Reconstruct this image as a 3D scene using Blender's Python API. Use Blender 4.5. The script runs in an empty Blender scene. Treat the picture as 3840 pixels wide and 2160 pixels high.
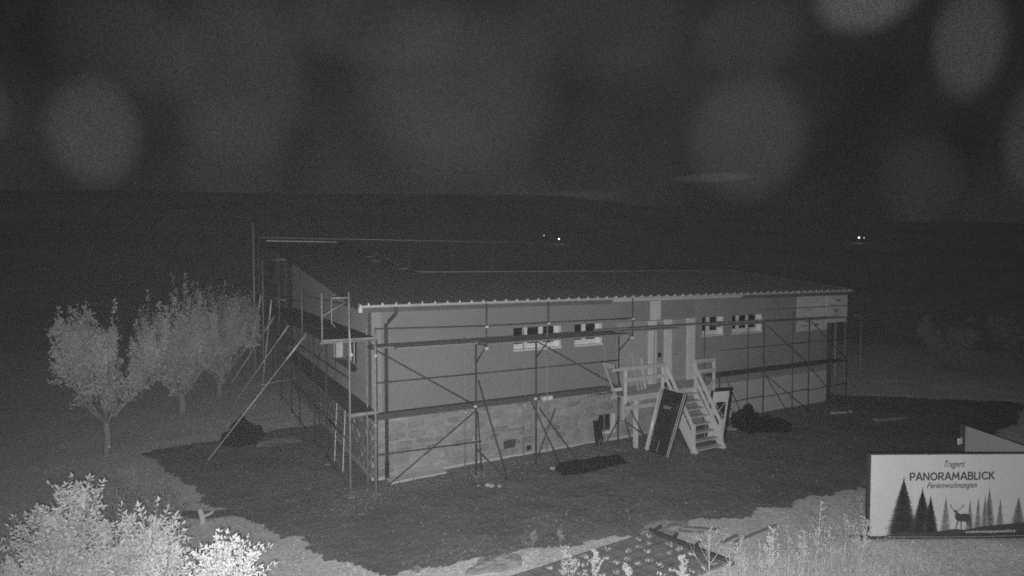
import bpy, math, random
import numpy as np
from mathutils import Vector, Matrix, noise
S = bpy.context.scene
COL = S.collection
R = math.radians
PI = math.pi

# ------------------------------------------------------------------ camera
CAM = Vector((-4.627, -16.806, 6.198))
YAW, PITCH = .5, .036
fw = Vector((math.sin(YAW)*math.cos(PITCH), math.cos(YAW)*math.cos(PITCH), -math.sin(PITCH)))
rt = Vector((math.cos(YAW), -math.sin(YAW), 0))
up = rt.cross(fw)
cd = bpy.data.cameras.new('camera'); cam = bpy.data.objects.new('camera', cd); COL.objects.link(cam)
cd.sensor_width = 36; cd.lens = 36*2234.75/3840; cd.clip_end = 6000; cd.clip_start = .05
cam.matrix_world = Matrix.Translation(CAM) @ Matrix((rt, up, -fw)).transposed().to_4x4()
S.camera = cam
S.view_settings.view_transform = 'Standard'; S.view_settings.look = 'None'
S.view_settings.exposure = 0; S.view_settings.gamma = 1; S.view_settings.use_curve_mapping = False
S.cycles.use_denoising = False
S.cycles.use_adaptive_sampling = False
S.cycles.filter_width = 1.75
S.cycles.sample_clamp_direct = 3; S.cycles.sample_clamp_indirect = 1; S.cycles.max_bounces = 4; S.cycles.transparent_max_bounces = 6

# ------------------------------------------------------------------ night sky (dim, uneven low cloud, painted lens-drop glow)
W = bpy.data.worlds.new('World'); S.world = W; W.use_nodes = True
nt = W.node_tree; N = nt.nodes; LK = nt.links
for n in list(N): N.remove(n)
def wn(t, **k):
    n = N.new(t)
    for a, b in k.items(): setattr(n, a, b)
    return n
def wmath(op, a, b=None, c=None, clamp=False):
    n = wn('ShaderNodeMath', operation=op, use_clamp=clamp)
    for i, v in enumerate((a, b, c)):
        if v is None: continue
        if isinstance(v, (int, float)): n.inputs[i].default_value = v
        else: LK.new(v, n.inputs[i])
    return n.outputs[0]
tc = wn('ShaderNodeTexCoord'); DIR = tc.outputs['Generated']
def wdot(v):
    n = wn('ShaderNodeVectorMath', operation='DOT_PRODUCT'); LK.new(DIR, n.inputs[0]); n.inputs[1].default_value = v; return n.outputs['Value']
def wnoise(scale, detail, rough=.5):
    n = wn('ShaderNodeTexNoise'); LK.new(DIR, n.inputs['Vector']); n.inputs['Scale'].default_value = scale
    n.inputs['Detail'].default_value = detail; n.inputs['Roughness'].default_value = rough; return n.outputs['Fac']
big = wnoise(3.4, 2); big2 = wnoise(8, 2); grain = wnoise(620, 1)
SKY0 = .006
base = wmath('MULTIPLY_ADD', big, .042, SKY0-.0105)
base = wmath('MULTIPLY_ADD', big2, .02, wmath('SUBTRACT', base, .006)); base = wmath('MULTIPLY', base, .8)
# painted glow of lit lens drops, a few cloud streaks: azimuth, elevation, half width, half height (degrees), brightness
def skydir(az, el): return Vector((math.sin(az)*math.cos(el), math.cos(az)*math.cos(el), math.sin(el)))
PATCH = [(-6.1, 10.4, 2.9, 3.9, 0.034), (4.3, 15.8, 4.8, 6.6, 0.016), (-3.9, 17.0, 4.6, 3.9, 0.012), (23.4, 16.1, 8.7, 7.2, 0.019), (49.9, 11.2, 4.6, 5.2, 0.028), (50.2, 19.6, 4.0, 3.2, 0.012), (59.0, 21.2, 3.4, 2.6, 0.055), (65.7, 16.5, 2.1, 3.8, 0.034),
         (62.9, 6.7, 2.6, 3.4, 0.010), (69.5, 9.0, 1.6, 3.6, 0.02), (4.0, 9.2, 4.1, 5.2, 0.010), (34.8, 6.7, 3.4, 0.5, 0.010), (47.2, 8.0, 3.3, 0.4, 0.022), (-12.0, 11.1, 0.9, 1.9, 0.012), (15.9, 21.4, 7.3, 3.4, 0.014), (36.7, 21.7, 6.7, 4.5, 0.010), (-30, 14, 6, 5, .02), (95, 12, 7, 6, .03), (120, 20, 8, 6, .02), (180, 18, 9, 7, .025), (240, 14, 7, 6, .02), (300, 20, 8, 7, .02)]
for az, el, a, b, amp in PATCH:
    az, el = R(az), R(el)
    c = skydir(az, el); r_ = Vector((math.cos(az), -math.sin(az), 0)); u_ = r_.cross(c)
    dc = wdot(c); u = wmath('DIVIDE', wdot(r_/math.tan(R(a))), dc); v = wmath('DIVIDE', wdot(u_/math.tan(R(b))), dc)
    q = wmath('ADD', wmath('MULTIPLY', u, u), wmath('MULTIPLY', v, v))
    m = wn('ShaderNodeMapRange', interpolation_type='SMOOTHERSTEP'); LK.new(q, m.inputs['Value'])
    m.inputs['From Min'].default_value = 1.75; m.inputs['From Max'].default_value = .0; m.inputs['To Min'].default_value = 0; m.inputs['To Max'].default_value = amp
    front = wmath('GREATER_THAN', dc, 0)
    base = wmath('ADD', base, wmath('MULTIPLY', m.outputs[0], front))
base = wmath('MULTIPLY', base, wmath('MULTIPLY_ADD', grain, 2.4, -.2))
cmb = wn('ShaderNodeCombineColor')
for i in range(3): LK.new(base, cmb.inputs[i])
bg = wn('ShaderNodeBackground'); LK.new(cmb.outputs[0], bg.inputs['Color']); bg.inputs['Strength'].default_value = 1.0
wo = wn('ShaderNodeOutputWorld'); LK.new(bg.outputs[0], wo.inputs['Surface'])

# ------------------------------------------------------------------ the infrared floodlight of the night camera, on the same mast
ld = bpy.data.lights.new('infrared_floodlight', 'SPOT'); lo = bpy.data.objects.new('infrared_floodlight', ld); COL.objects.link(lo)
ld.energy = 6200; ld.spot_size = R(125); ld.spot_blend = 1.0; ld.shadow_soft_size = .035; ld.color = (1, 1, 1)
ldir = (fw + rt*(.07) + up*(-.06)).normalized()
lo.location = CAM - up*.09 - rt*.05
lo.rotation_euler = ldir.to_track_quat('-Z', 'Y').to_euler()

# ------------------------------------------------------------------ materials (infrared image: everything is grey)
MATS = {}
def mat(name, v, rough=.85, spec=.2, metal=0., var=.15, scale=3., bump=.0, bscale=40., emit=0., fine=.12, stretch=None, alpha=None):
    m = bpy.data.materials.new(name); m.use_nodes = True; t = m.node_tree; b = t.nodes['Principled BSDF']
    b.inputs['Roughness'].default_value = rough; b.inputs['Specular IOR Level'].default_value = spec; b.inputs['Metallic'].default_value = metal
    g = t.nodes.new('ShaderNodeNewGeometry'); src = g.outputs['Position']
    if stretch:
        mp = t.nodes.new('ShaderNodeMapping'); mp.inputs['Scale'].default_value = stretch; t.links.new(src, mp.inputs['Vector']); src = mp.outputs[0]
    def nz(sc, det):
        n = t.nodes.new('ShaderNodeTexNoise'); n.inputs['Scale'].default_value = sc; n.inputs['Detail'].default_value = det; n.inputs['Roughness'].default_value = .6
        t.links.new(src, n.inputs['Vector']); return n.outputs['Fac']
    def mth(op, a, b_, c=None):
        n = t.nodes.new('ShaderNodeMath'); n.operation = op
        for i, q in enumerate((a, b_, c)):
            if q is None: continue
            if isinstance(q, (int, float)): n.inputs[i].default_value = q
            else: t.links.new(q, n.inputs[i])
        return n.outputs[0]
    f = mth('MULTIPLY_ADD', nz(scale, 5), 2*var*v*1.6, v*(1-var*1.6))
    f = mth('MULTIPLY', f, mth('MULTIPLY_ADD', nz(scale*14, 3), 2*fine*1.8, 1-fine*1.8))
    c = t.nodes.new('ShaderNodeCombineColor')
    for i in range(3): t.links.new(f, c.inputs[i])
    t.links.new(c.outputs[0], b.inputs['Base Color'])
    if bump:
        bn = t.nodes.new('ShaderNodeBump'); bn.inputs['Strength'].default_value = bump; bn.inputs['Distance'].default_value = .02
        t.links.new(nz(bscale, 4), bn.inputs['Height']); t.links.new(bn.outputs[0], b.inputs['Normal'])
    if emit:
        b.inputs['Emission Color'].default_value = (1, 1, 1, 1); b.inputs['Emission Strength'].default_value = emit
    MATS[name] = m; return m
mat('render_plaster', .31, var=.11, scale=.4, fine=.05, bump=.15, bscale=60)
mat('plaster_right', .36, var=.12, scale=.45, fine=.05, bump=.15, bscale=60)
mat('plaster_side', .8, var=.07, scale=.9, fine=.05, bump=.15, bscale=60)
mat('trim', .4, var=.1)
mat('mortar', .40, var=.3, scale=2.5, fine=.15, bump=.6, bscale=25)
for i, v in enumerate((.37, .41, .35, .45, .31)): mat('stone%d' % i, v, var=.42, scale=1.5, fine=.2, bump=.7, bscale=18)
mat('concrete', .62, var=.12, scale=2, fine=.1, bump=.3)
mat('insulation', .62, var=.1, scale=1.5, fine=.06)
mat('roof_metal', .25, rough=.75, spec=.3, var=.2, scale=.7, fine=.1)
mat('roof_wood', .16, var=.2, scale=2)
mat('zinc', .78, rough=.45, spec=.5, var=.1, metal=.3)
mat('pale_board', .62, var=.1, scale=2, fine=.08)
mat('osb', .78, var=.16, scale=5, fine=.2)
mat('osb_dim', .42, var=.15)
mat('wall_sheet', .44, var=.14, scale=2.2, fine=.12)
mat('white_frame', .88, rough=.4, spec=.4, var=.02, fine=.02)
mat('glass_dark', .012, rough=.12, spec=.25, var=.05)
mat('curtain', .85, var=.06, scale=8)
mat('steel_dark', .085, rough=.6, spec=.25, var=.3, scale=3, fine=.2)
mat('steel_mid', .2, rough=.6, spec=.3, var=.3, scale=4)
mat('steel_pale', .36, rough=.5, spec=.4, var=.45, scale=5, fine=.3)
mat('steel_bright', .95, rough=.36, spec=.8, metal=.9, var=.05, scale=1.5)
mat('clamp', .85, rough=.4, spec=.6, var=.1)
mat('deck_mid', .25, var=.25, scale=3)
mat('deck_steel', .10, rough=.8, var=.25, scale=3, fine=.2)
mat('deck_wood', .30, var=.2, scale=4, fine=.2)
mat('timber', .58, var=.14, scale=3, fine=.12)
mat('timber_pale', .8, var=.12, scale=3, fine=.1)
mat('black_plastic', .012, rough=.45, spec=.35, var=.3)
mat('wrapped_black', .022, rough=.5, spec=.3, var=.4, scale=3)
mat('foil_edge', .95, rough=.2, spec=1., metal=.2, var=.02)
mat('tarp', .008, rough=.8, spec=.05, var=.4, scale=6)
mat('soil', .20, var=.38, scale=.42, fine=.16, bump=.45, bscale=9)
mat('meadow', .82, var=.22, scale=.7, fine=.3, bump=1., bscale=14)
mat('grass', .88, var=.35, scale=.8, fine=.2)
mat('dry_grass', .7, var=.35, scale=1.2, fine=.2)
mat('hill', .62, var=.35, scale=.012, fine=.25)
mat('bark', .42, var=.3, scale=6, fine=.3)
mat('leaf_tree', .66, var=.35, scale=1.6, fine=.25)
mat('leaf_mid', .34, var=.3, scale=3)
mat('leaf_dim', .2, var=.3, scale=3)
mat('leaf_bush', .62, var=.4, scale=1.8, fine=.3)
mat('leaf_bright', .7, var=.25, scale=5, fine=.25)
mat('weed', .66, var=.3, scale=3, fine=.2)
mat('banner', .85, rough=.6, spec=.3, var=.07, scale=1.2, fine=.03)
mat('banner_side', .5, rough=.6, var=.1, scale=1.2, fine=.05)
mat('print_dark', .09, rough=.7, var=.2, scale=5)
mat('print_mid', .44, rough=.7, var=.15, scale=4)
mat('print_soft', .56, rough=.7, var=.15, scale=4)
mat('print_text', .10, rough=.7, var=.1)
mat('print_white', .95, rough=.7, var=.1)
mat('sign_post', .07, var=.3)
mat('mat_grey', .27, var=.5, scale=4, fine=.3)
mat('mat_rib', .17, var=.3, scale=4)
mat('gravel', .28, var=.4, scale=8)
mat('lamp_glow', .8, emit=5.)
mat('lamp_faint', .5, emit=.9)
mat('print_grey', .4)
mat('print_faint', .36, var=.3, scale=7)

# ------------------------------------------------------------------ mesh helpers
def world_loc(o):
    v = Vector((0, 0, 0))
    while o is not None: v += Vector(o.location); o = o.parent
    return v
class MB:
    def __init__(s): s.v = []; s.f = []
    def add(s, vs, fs):
        n = len(s.v); s.v += [tuple(p) for p in vs]; s.f += [tuple(i+n for i in f) for f in fs]; return s
    BF = ((0, 3, 2, 1), (4, 5, 6, 7), (0, 1, 5, 4), (1, 2, 6, 5), (2, 3, 7, 6), (3, 0, 4, 7))
    def box(s, x0, x1, y0, y1, z0, z1):
        return s.add([(x0, y0, z0), (x1, y0, z0), (x1, y1, z0), (x0, y1, z0), (x0, y0, z1), (x1, y0, z1), (x1, y1, z1), (x0, y1, z1)], s.BF)
    def hexa(s, b, t): return s.add(list(b)+list(t), s.BF)      # four base corners, four top corners
    def beam(s, a, b, w, h, upv=(0, 0, 1)):                      # rectangular bar from a to b: w sideways, h along upv
        a, b = Vector(a), Vector(b); d = (b-a).normalized(); sd = d.cross(Vector(upv))
        if sd.length < 1e-4: sd = d.cross(Vector((0, 1, 0)))
        sd.normalize(); u = sd.cross(d).normalized()
        q = lambda p: [p-sd*w/2-u*h/2, p+sd*w/2-u*h/2, p+sd*w/2+u*h/2, p-sd*w/2+u*h/2]
        return s.add(q(a)+q(b), s.BF)
    def tube(s, pts, r, n=8, r2=None, cap=True):
        pts = [Vector(p) for p in pts]; k = len(pts); rings = []; o = len(s.v)
        prev = None
        for i, p in enumerate(pts):
            d = (pts[min(i+1, k-1)]-pts[max(i-1, 0)]).normalized()
            ref = Vector((0, 0, 1)) if abs(d.z) < .9 else Vector((1, 0, 0))
            if prev is not None: ref = prev
            a = d.cross(ref).normalized(); b = a.cross(d).normalized(); prev = b if abs(b.dot(d)) < .1 else None
            rr = r if r2 is None else r+(r2-r)*i/(k-1)
            for j in range(n):
                t = 2*PI*j/n; s.v.append(tuple(p+(a*math.cos(t)+b*math.sin(t))*rr))
        for i in range(k-1):
            for j in range(n):
                s.f.append((o+i*n+j, o+i*n+(j+1) % n, o+(i+1)*n+(j+1) % n, o+(i+1)*n+j))
        if cap:
            s.f.append(tuple(o+j for j in range(n))[::-1]); s.f.append(tuple(o+(k-1)*n+j for j in range(n)))
        return s
    def poly(s, pts, ext):                                       # polygon extruded by vector
        n = len(pts); pts = [Vector(p) for p in pts]; e = Vector(ext)
        return s.add(pts+[p+e for p in pts], [tuple(range(n))[::-1], tuple(range(n, 2*n))]+[(i, (i+1) % n, n+(i+1) % n, n+i) for i in range(n)])
    def mesh(s, name, m, off=(0, 0, 0), smooth=False):
        me = bpy.data.meshes.new(name); o = Vector(off)
        me.from_pydata([(x-o.x, y-o.y, z-o.z) for x, y, z in s.v], [], s.f); me.materials.append(MATS[m]); me.update()
        if smooth: me.polygons.foreach_set('use_smooth', [True]*len(me.polygons))
        return me
    def build(s, name, m, parent=None, smooth=False, kind=None, loc=None):
        off = world_loc(parent) if parent is not None else Vector(loc or (0, 0, 0))
        o = bpy.data.objects.new(name, s.mesh(name, m, off, smooth)); COL.objects.link(o)
        if parent is not None: o.parent = parent
        else: o.location = off
        if kind: o['kind'] = kind
        return o
def tag(o, label, cat, group=None):
    o['label'] = label; o['category'] = cat
    if group: o['group'] = group
    return o
def thing(name, label, cat, loc=(0, 0, 0), group=None):
    o = bpy.data.objects.new(name, None); COL.objects.link(o); o.location = loc; o.empty_display_size = .2
    return tag(o, label, cat, group)
def part(name, me, parent, loc, rot=(0, 0, 0), scale=(1, 1, 1)):      # instance of shared mesh at a world place
    o = bpy.data.objects.new(name, me); COL.objects.link(o); o.parent = parent
    o.location = Vector(loc)-world_loc(parent); o.rotation_euler = rot; o.scale = scale; return o
def holes_wall(mb, a0, a1, z0, z1, holes, t0, t1, axis='x'):          # wall slab with rectangular openings
    xs = sorted({a0, a1} | {h[i] for h in holes for i in (0, 1) if a0 < h[i] < a1}); zs = sorted({z0, z1} | {h[i] for h in holes for i in (2, 3) if z0 < h[i] < z1})
    for i in range(len(xs)-1):
        run = None
        for j in range(len(zs)-1):
            cx, cz = (xs[i]+xs[i+1])/2, (zs[j]+zs[j+1])/2
            solid = not any(h[0] < cx < h[1] and h[2] < cz < h[3] for h in holes)
            if solid:
                run = (run[0], zs[j+1]) if run else (zs[j], zs[j+1])
            if (not solid or j == len(zs)-2) and run:
                if axis == 'x': mb.box(xs[i], xs[i+1], t0, t1, *run)
                else: mb.box(t0, t1, xs[i], xs[i+1], *run)
                run = None

# ------------------------------------------------------------------ terrain
SK = [(-3000, 760), (-500, 712), (400, 716), (1000, 724), (2080, 734), (2325, 760), (2534, 788), (2900, 812), (3300, 830), (3840, 838), (5000, 850)]
def skyline(az):
    d = az-YAW
    if abs(d) > 1.2: return math.tan(R(4))
    x = 1920+2234.75*math.tan(d)
    x = max(-3000, min(5000, x))
    for (a, p), (b, q) in zip(SK, SK[1:]):
        if a <= x <= b:
            y = p+(q-p)*(x-a)/(b-a); break
    return (1080-y)/2234.75*math.cos(d)-PITCH*math.cos(d)+.0
def terrain(x, y):
    dx, dy = x-CAM.x, y-CAM.y; r = math.hypot(dx, dy); az = math.atan2(dx, dy)
    if r < 46: return 0.
    if r < 160: t = (r-46)/114; return -14*(t*t*(3-2*t))
    top = CAM.z+900*skyline(az); t = (r-160)/740
    return -14+(top+14)*(t if t < 1 else 1-(t-1)*.15)
rng = random.Random(7)
def ground_z(x, y):
    return (noise.noise(Vector((x*.5, y*.5, 3)))*.035+noise.noise(Vector((x*1.7, y*1.7, 8)))*.02)
vs, fs = [], []
rings = [1.5+.45*i for i in range(60)]
while rings[-1] < 1500: rings.append(rings[-1]*1.05)
NA = 260
for r in rings:
    for j in range(NA):
        a = 2*PI*j/NA; x, y = CAM.x+r*math.sin(a), CAM.y+r*math.cos(a)
        z = terrain(x, y)
        if r < 60: z += ground_z(x, y)-.03
        elif r > 200: z += noise.noise(Vector((x*.006, y*.006, 1)))*3*min(1, (900-r)/400 if r < 900 else 0)
        vs.append((x, y, z))
for i in range(len(rings)-1):
    for j in range(NA):
        k = (j+1) % NA; fs.append((i*NA+j, i*NA+k, (i+1)*NA+k, (i+1)*NA+j))
vs.append((CAM.x, CAM.y, -.03)); c = len(vs)-1
for j in range(NA): fs.append((j, c, (j+1) % NA))
near = len([r for r in rings if r < 70])
g = MB(); g.v = vs; g.f = [f for f in fs if max(f) < near*NA or c in f]; 
gm = g.build('meadow_ground', 'meadow', smooth=True, kind='structure')
h = MB(); h.v = vs[:c]; h.f = [f for f in fs if not (max(f) < near*NA or c in f)]
h.build('hills', 'hill', smooth=True, kind='structure')

SOIL = [(-5.96, 6.23), (-4.9, 3.2), (-4.1, -.09), (-3.29, -1.42), (-2.61, -2.82), (-2.0, -4.4), (-1.2, -5.3), (-.2, -5.5), (1.86, -5.77), (4.25, -6.2), (6.12, -6.36), (8.47, -6.9),
        (10.6, -6.85), (12.2, -7.15), (17, -6.9), (24, -5.9), (28.7, -4.3), (25.5, -1.6), (23.2, .3), (21.2, 1.4), (21, 5.9), (3.5, 6), (-1, 7.6), (-2.85, 6.4), (-5.2, 6.6)]
def inside(x, y, P):
    c = False; n = len(P)
    for i in range(n):
        x0, y0 = P[i]; x1, y1 = P[(i+1) % n]
        if (y0 > y) != (y1 > y) and x < (x1-x0)*(y-y0)/(y1-y0)+x0: c = not c
    return c
def in_soil(x, y):
    ex = noise.noise(Vector((x*.9, y*.9, 5)))*.35+noise.noise(Vector((x*3, y*3, 6)))*.15
    ey = noise.noise(Vector((x*.9, y*.9, 15)))*.35+noise.noise(Vector((x*3, y*3, 16)))*.15
    return inside(x+ex, y+ey, SOIL)
st = .085; nx, ny = int(36/st), int(15/st); sm = MB(); idx = {}
def sv(i, j):
    if (i, j) not in idx:
        x, y = -6.6+i*st, -7.8+j*st; idx[(i, j)] = len(sm.v)
        z = ground_z(x, y)-.03+.045+noise.noise(Vector((x*1.1, y*1.1, 2)))*.03+abs(noise.noise(Vector((x*4, y*4, 4))))*.035
        sm.v.append((x+rng.uniform(-.03, .03), y+rng.uniform(-.03, .03), z))
    return idx[(i, j)]
for i in range(nx):
    for j in range(ny):
        if in_soil(-6.6+(i+.5)*st, -7.8+(j+.5)*st): sm.f.append((sv(i, j), sv(i+1, j), sv(i+1, j+1), sv(i, j+1)))
sm.build('bare_soil', 'soil', kind='structure')

# grass blades on the meadow (nobody could count them)
gb = MB(); n = 0
def blade(mb, x, y, z, hgt, w, lean, a):
    dx, dy = math.cos(a)*w, math.sin(a)*w
    mb.v += [(x-dx, y-dy, z), (x+dx, y+dy, z), (x+lean*math.cos(a*3), y+lean*math.sin(a*3), z+hgt)]
    k = len(mb.v); mb.f.append((k-3, k-2, k-1))
while n < 60000:
    # denser near the lens
    r = 9+30*rng.random()**1.5; a = YAW+rng.uniform(-.85, .85); x, y = CAM.x+r*math.sin(a), CAM.y+r*math.cos(a)
    if in_soil(x, y) or (x > -.2 and x < 21 and y > -.2 and y < 20): continue
    dn = noise.noise(Vector((x*.8, y*.8, 9)))
    if dn < -.28 and rng.random() < .7: continue
    hg = rng.uniform(.02, .06)*(1+max(0, dn)*1.6)
    blade(gb, x, y, ground_z(x, y)-.04, hg, rng.uniform(.003, .007), rng.uniform(0, .05), rng.uniform(0, 6.3)); n += 1
gb.build('short_grass', 'grass', kind='stuff')
gb = MB(); n = 0      # sparse sprouts on the bare soil and thick tufts on its edge
while n < 7000:
    x, y = rng.uniform(-6, 20), rng.uniform(-7.6, 3)
    s0 = in_soil(x, y)
    edge = s0 and not all(in_soil(x+q, y+w) for q, w in ((.35, 0), (-.35, 0), (0, .35), (0, -.35)))
    if not s0 or (not edge and (rng.random() > .1 or noise.noise(Vector((x*.7, y*.7, 30))) < .05)): continue
    if x > 0 and y > -.1: continue
    blade(gb, x, y, ground_z(x, y)-.0, rng.uniform(.03, .08) if edge else rng.uniform(.015, .04), .004, rng.uniform(0, .06), rng.uniform(0, 6.3)); n += 1
gb.build('grass_edge', 'leaf_mid', kind='stuff')

# gravel and crumbs on the soil
gr = MB()
for k in range(500):
    x, y = rng.uniform(-4, 19), rng.uniform(-6.5, -.15)
    if not in_soil(x, y): continue
    s_ = rng.uniform(.012, .035)*(1.5 if rng.random() < .12 else 1); z = ground_z(x, y)+.03
    gr.add([(x-s_, y, z), (x, y-s_*.8, z), (x+s_, y, z), (x, y+s_, z), (x+s_*.2, y, z+s_*.9), (x, y, z-s_*.4)], [(0, 1, 4), (1, 2, 4), (2, 3, 4), (3, 0, 4), (1, 0, 5), (2, 1, 5), (3, 2, 5), (0, 3, 5)])
gr.build('gravel_crumbs', 'gravel', kind='stuff')
gp = MB()     # pale crumbs of stone and mortar spread along the footing and round the scaffold feet
def crumbs(cx, cy, rx, ry, n):
    for k in range(n):
        x, y = cx+rng.gauss(0, rx), cy+rng.gauss(0, ry)
        if (x > 0 and y > -.1) or not in_soil(x, y): continue
        s_ = rng.uniform(.008, .022)*(2 if rng.random() < .08 else 1); z = ground_z(x, y)+.035+abs(noise.noise(Vector((x*4, y*4, 4))))*.03
        gp.add([(x-s_, y, z), (x, y-s_*.8, z), (x+s_, y, z), (x, y+s_, z), (x+s_*.2, y, z+s_*.9)], [(0, 1, 4), (1, 2, 4), (2, 3, 4), (3, 0, 4)])
for a_ in ((3.0, -.8, .9, .35, 500), (4.9, -.8, .6, .3, 300), (1.0, -.9, .6, .3, 250), (-.7, -1.3, .5, .4, 260), (-1.2, .6, .3, 1.2, 260), (9.6, -2.2, .8, .5, 220), (13.6, -1.2, .8, .3, 260), (18.5, -1.2, 1.6, .5, 300), (7, -1.0, 1, .3, 260), (2.6, -5.2, 2.5, .35, 500), (-1.5, 4.2, .7, 1.5, 250)): crumbs(*a_)
gp.build('mortar_crumbs', 'gravel', kind='stuff')

# ------------------------------------------------------------------ the house
house = thing('house', 'long two storey house shell with stone plinth, monopitch roof and small strip windows', 'house', (10, 3, 0))
SL = .118
def rz(y): return 5.23+SL*y
WZ = 5.0
WINS = [(4.61, 6.43, 3), (6.99, 8.16, 2), (13.01, 14.18, 2), (14.69, 16.46, 3)]
wt, wb = 4.21, 3.49
ws = [(a, b, wb, wt) for a, b, n in WINS]; 
bw = (8.05, 8.75, .27, .95)
# upper wall left of the entrance, and right of it
m = MB(); holes_wall(m, 0.0, 12.6, 1.8, WZ, ws, 0, .36)
# side wall with the big window, up to the sloping roof
SW = (1.8, 5.1, 2.88, 4.1)
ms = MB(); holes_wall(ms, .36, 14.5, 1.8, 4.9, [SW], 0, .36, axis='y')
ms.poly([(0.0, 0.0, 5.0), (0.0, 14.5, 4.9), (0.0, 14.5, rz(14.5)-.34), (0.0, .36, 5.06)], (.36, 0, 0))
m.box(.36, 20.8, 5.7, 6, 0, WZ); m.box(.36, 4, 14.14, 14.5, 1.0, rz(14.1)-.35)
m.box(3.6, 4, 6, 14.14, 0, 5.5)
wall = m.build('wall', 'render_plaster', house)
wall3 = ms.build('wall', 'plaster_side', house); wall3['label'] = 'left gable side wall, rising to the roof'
m = MB(); holes_wall(m, 12.6, 20.85, 1.5, WZ, ws, 0, .36); m.box(20.49, 20.85, .36, 5.7, 0, WZ)
wall2 = m.build('wall', 'plaster_right', house); wall2['label'] = 'right hand wall beyond the entrance, plaster a little paler'  # lamp falloff along the wall evened out in its colour
MB().box(-.015, .26, -.03, -.001, 1.8, WZ).build('corner_trim', 'trim', house)
MB().box(-.03, -.001, .0, .3, 1.8, 4.9).build('corner_trim', 'plaster_right', house)
# plinth: mortar core plus rubble stones as pieces
m = MB(); holes_wall(m, .05, 13.7, 0.02, 1.8, [bw], .03, .36); holes_wall(m, .36, 14.5, .02, 1.8, [], .03, .36, axis='y')
plinth = m.build('plinth', 'mortar', house); plinth['label'] = 'rubble stone plinth pointed with pale mortar'
stone_me = []
for k in range(15):
    r2 = random.Random(k); m = MB(); n = r2.choice((6, 7, 8)); ring = []
    for j in range(n):
        t = 2*PI*(j+.5)/n+r2.uniform(-.15, .15); c_, s_ = math.cos(t), math.sin(t); q = max(abs(c_), abs(s_)); ring.append((c_/q*.5*r2.uniform(.86, 1), s_/q*.5*r2.uniform(.86, 1)))
    o = [(x, 0, z) for x, z in ring]; i_ = [(x*.86, -1*r2.uniform(.75, 1.05), z*.84) for x, z in ring]
    m.add([(x, .5, z) for x, _, z in o]+o+i_, [tuple(range(2*n, 3*n))]+[(q, (q+1) % n, n+(q+1) % n, n+q) for q in range(n)]+[(n+q, n+(q+1) % n, 2*n+(q+1) % n, 2*n+q) for q in range(n)])
    stone_me.append(m.mesh('stone', 'stone%d' % (k % 5)))
rs = random.Random(11); cnt = 0
def lay(a0, a1, z0, z1, hole, place, avg):
    z = z0
    while z < z1-.08:
        hh = min(rs.uniform(.17, .31), z1-z); a = a0-rs.uniform(0, .2)
        while a < a1-.06:
            w = rs.uniform(.55, 1.5)*avg; b = min(a+w, a1); aa = max(a, a0)
            zz, h2 = z+rs.uniform(-.015, .015), hh*rs.uniform(.86, 1.0)
            if b-aa > .1 and not (hole and aa < hole[1] and b > hole[0] and z < hole[3] and z+hh > hole[2]): place((aa+b)/2, zz+hh/2, b-aa, h2)
            a = b
        z += hh
def pl_front(c_, z, w, h_):
    part('stone', rs.choice(stone_me), plinth, (c_, .03, z), (0, rs.uniform(-.09, .09), 0), (w*.93, rs.uniform(.012, .035), h_*.9))
def pl_side(c_, z, w, h_):
    part('stone', rs.choice(stone_me), plinth, (.03, c_, z), (0, 0, -PI/2), (w*.97, rs.uniform(.018, .05), h_*.95))
lay(.06, 10.2, .1, 1.78, (8.0, 8.8, .22, 1.0), pl_front, .5)
lay(.1, 8.2, .1, 1.78, None, pl_side, .62)
MB().box(0.05, 13.7, -.045, .028, 0, .10).build('footing', 'concrete', house)
MB().box(-.045, .028, .03, 14, 0, .10).build('footing', 'concrete', house)
m = MB(); m.hexa([(.35, -.5, .0), (2.15, -.42, .0), (2.15, -.046, .0), (.35, -.046, .0)], [(.35, -.48, .07), (2.1, -.4, .06), (2.1, -.046, .09), (.35, -.046, .09)]); m.build('concrete_apron', 'concrete', house)
# timber band between plinth and wall at the entrance, insulated plinth on the right
m = MB(); m.box(13.7, 20.82, -.02, .36, .08, 1.5); ins = m.build('insulated_plinth', 'insulation', house)
xs = 13.75
while xs < 20.8:
    e = min(xs+1.0, 20.8); MB().box(xs+.012, e-.012, -.032, -.021, .10, 1.45).build('insulation_panel', 'insulation', ins); xs += 1.0
MB().box(13.7, 20.82, -.015, .34, 0, .08).build('footing', 'soil', house)
# small vent holes in the plinth
for x0, x1, z0, z1 in ((4.25, 4.66, .33, .58), (5.1, 5.26, .16, .3)):
    v = MB().box(x0, x1, -.03, .0, z0, z1).build('vent_grille', 'black_plastic', house)
    m = MB()
    for k in range(4): m.box(x0-.01, x1+.01, -.042, -.031, z0+.03+k*.06, z0+.045+k*.06)
    if x1-x0 > .3: m.build('slat', 'roof_metal', v)
# basement window, with white reveal and sill
m = MB(); a, b, c0, d = bw; m.box(b-.12, b, -.02, .2, c0, d); m.box(a, b-.121, -.04, .2, c0, c0+.1)
w_ = m.build('basement_window', 'white_frame', house)
MB().box(a, b-.121, .12, .15, c0+.101, d).build('pane', 'glass_dark', w_)
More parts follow.
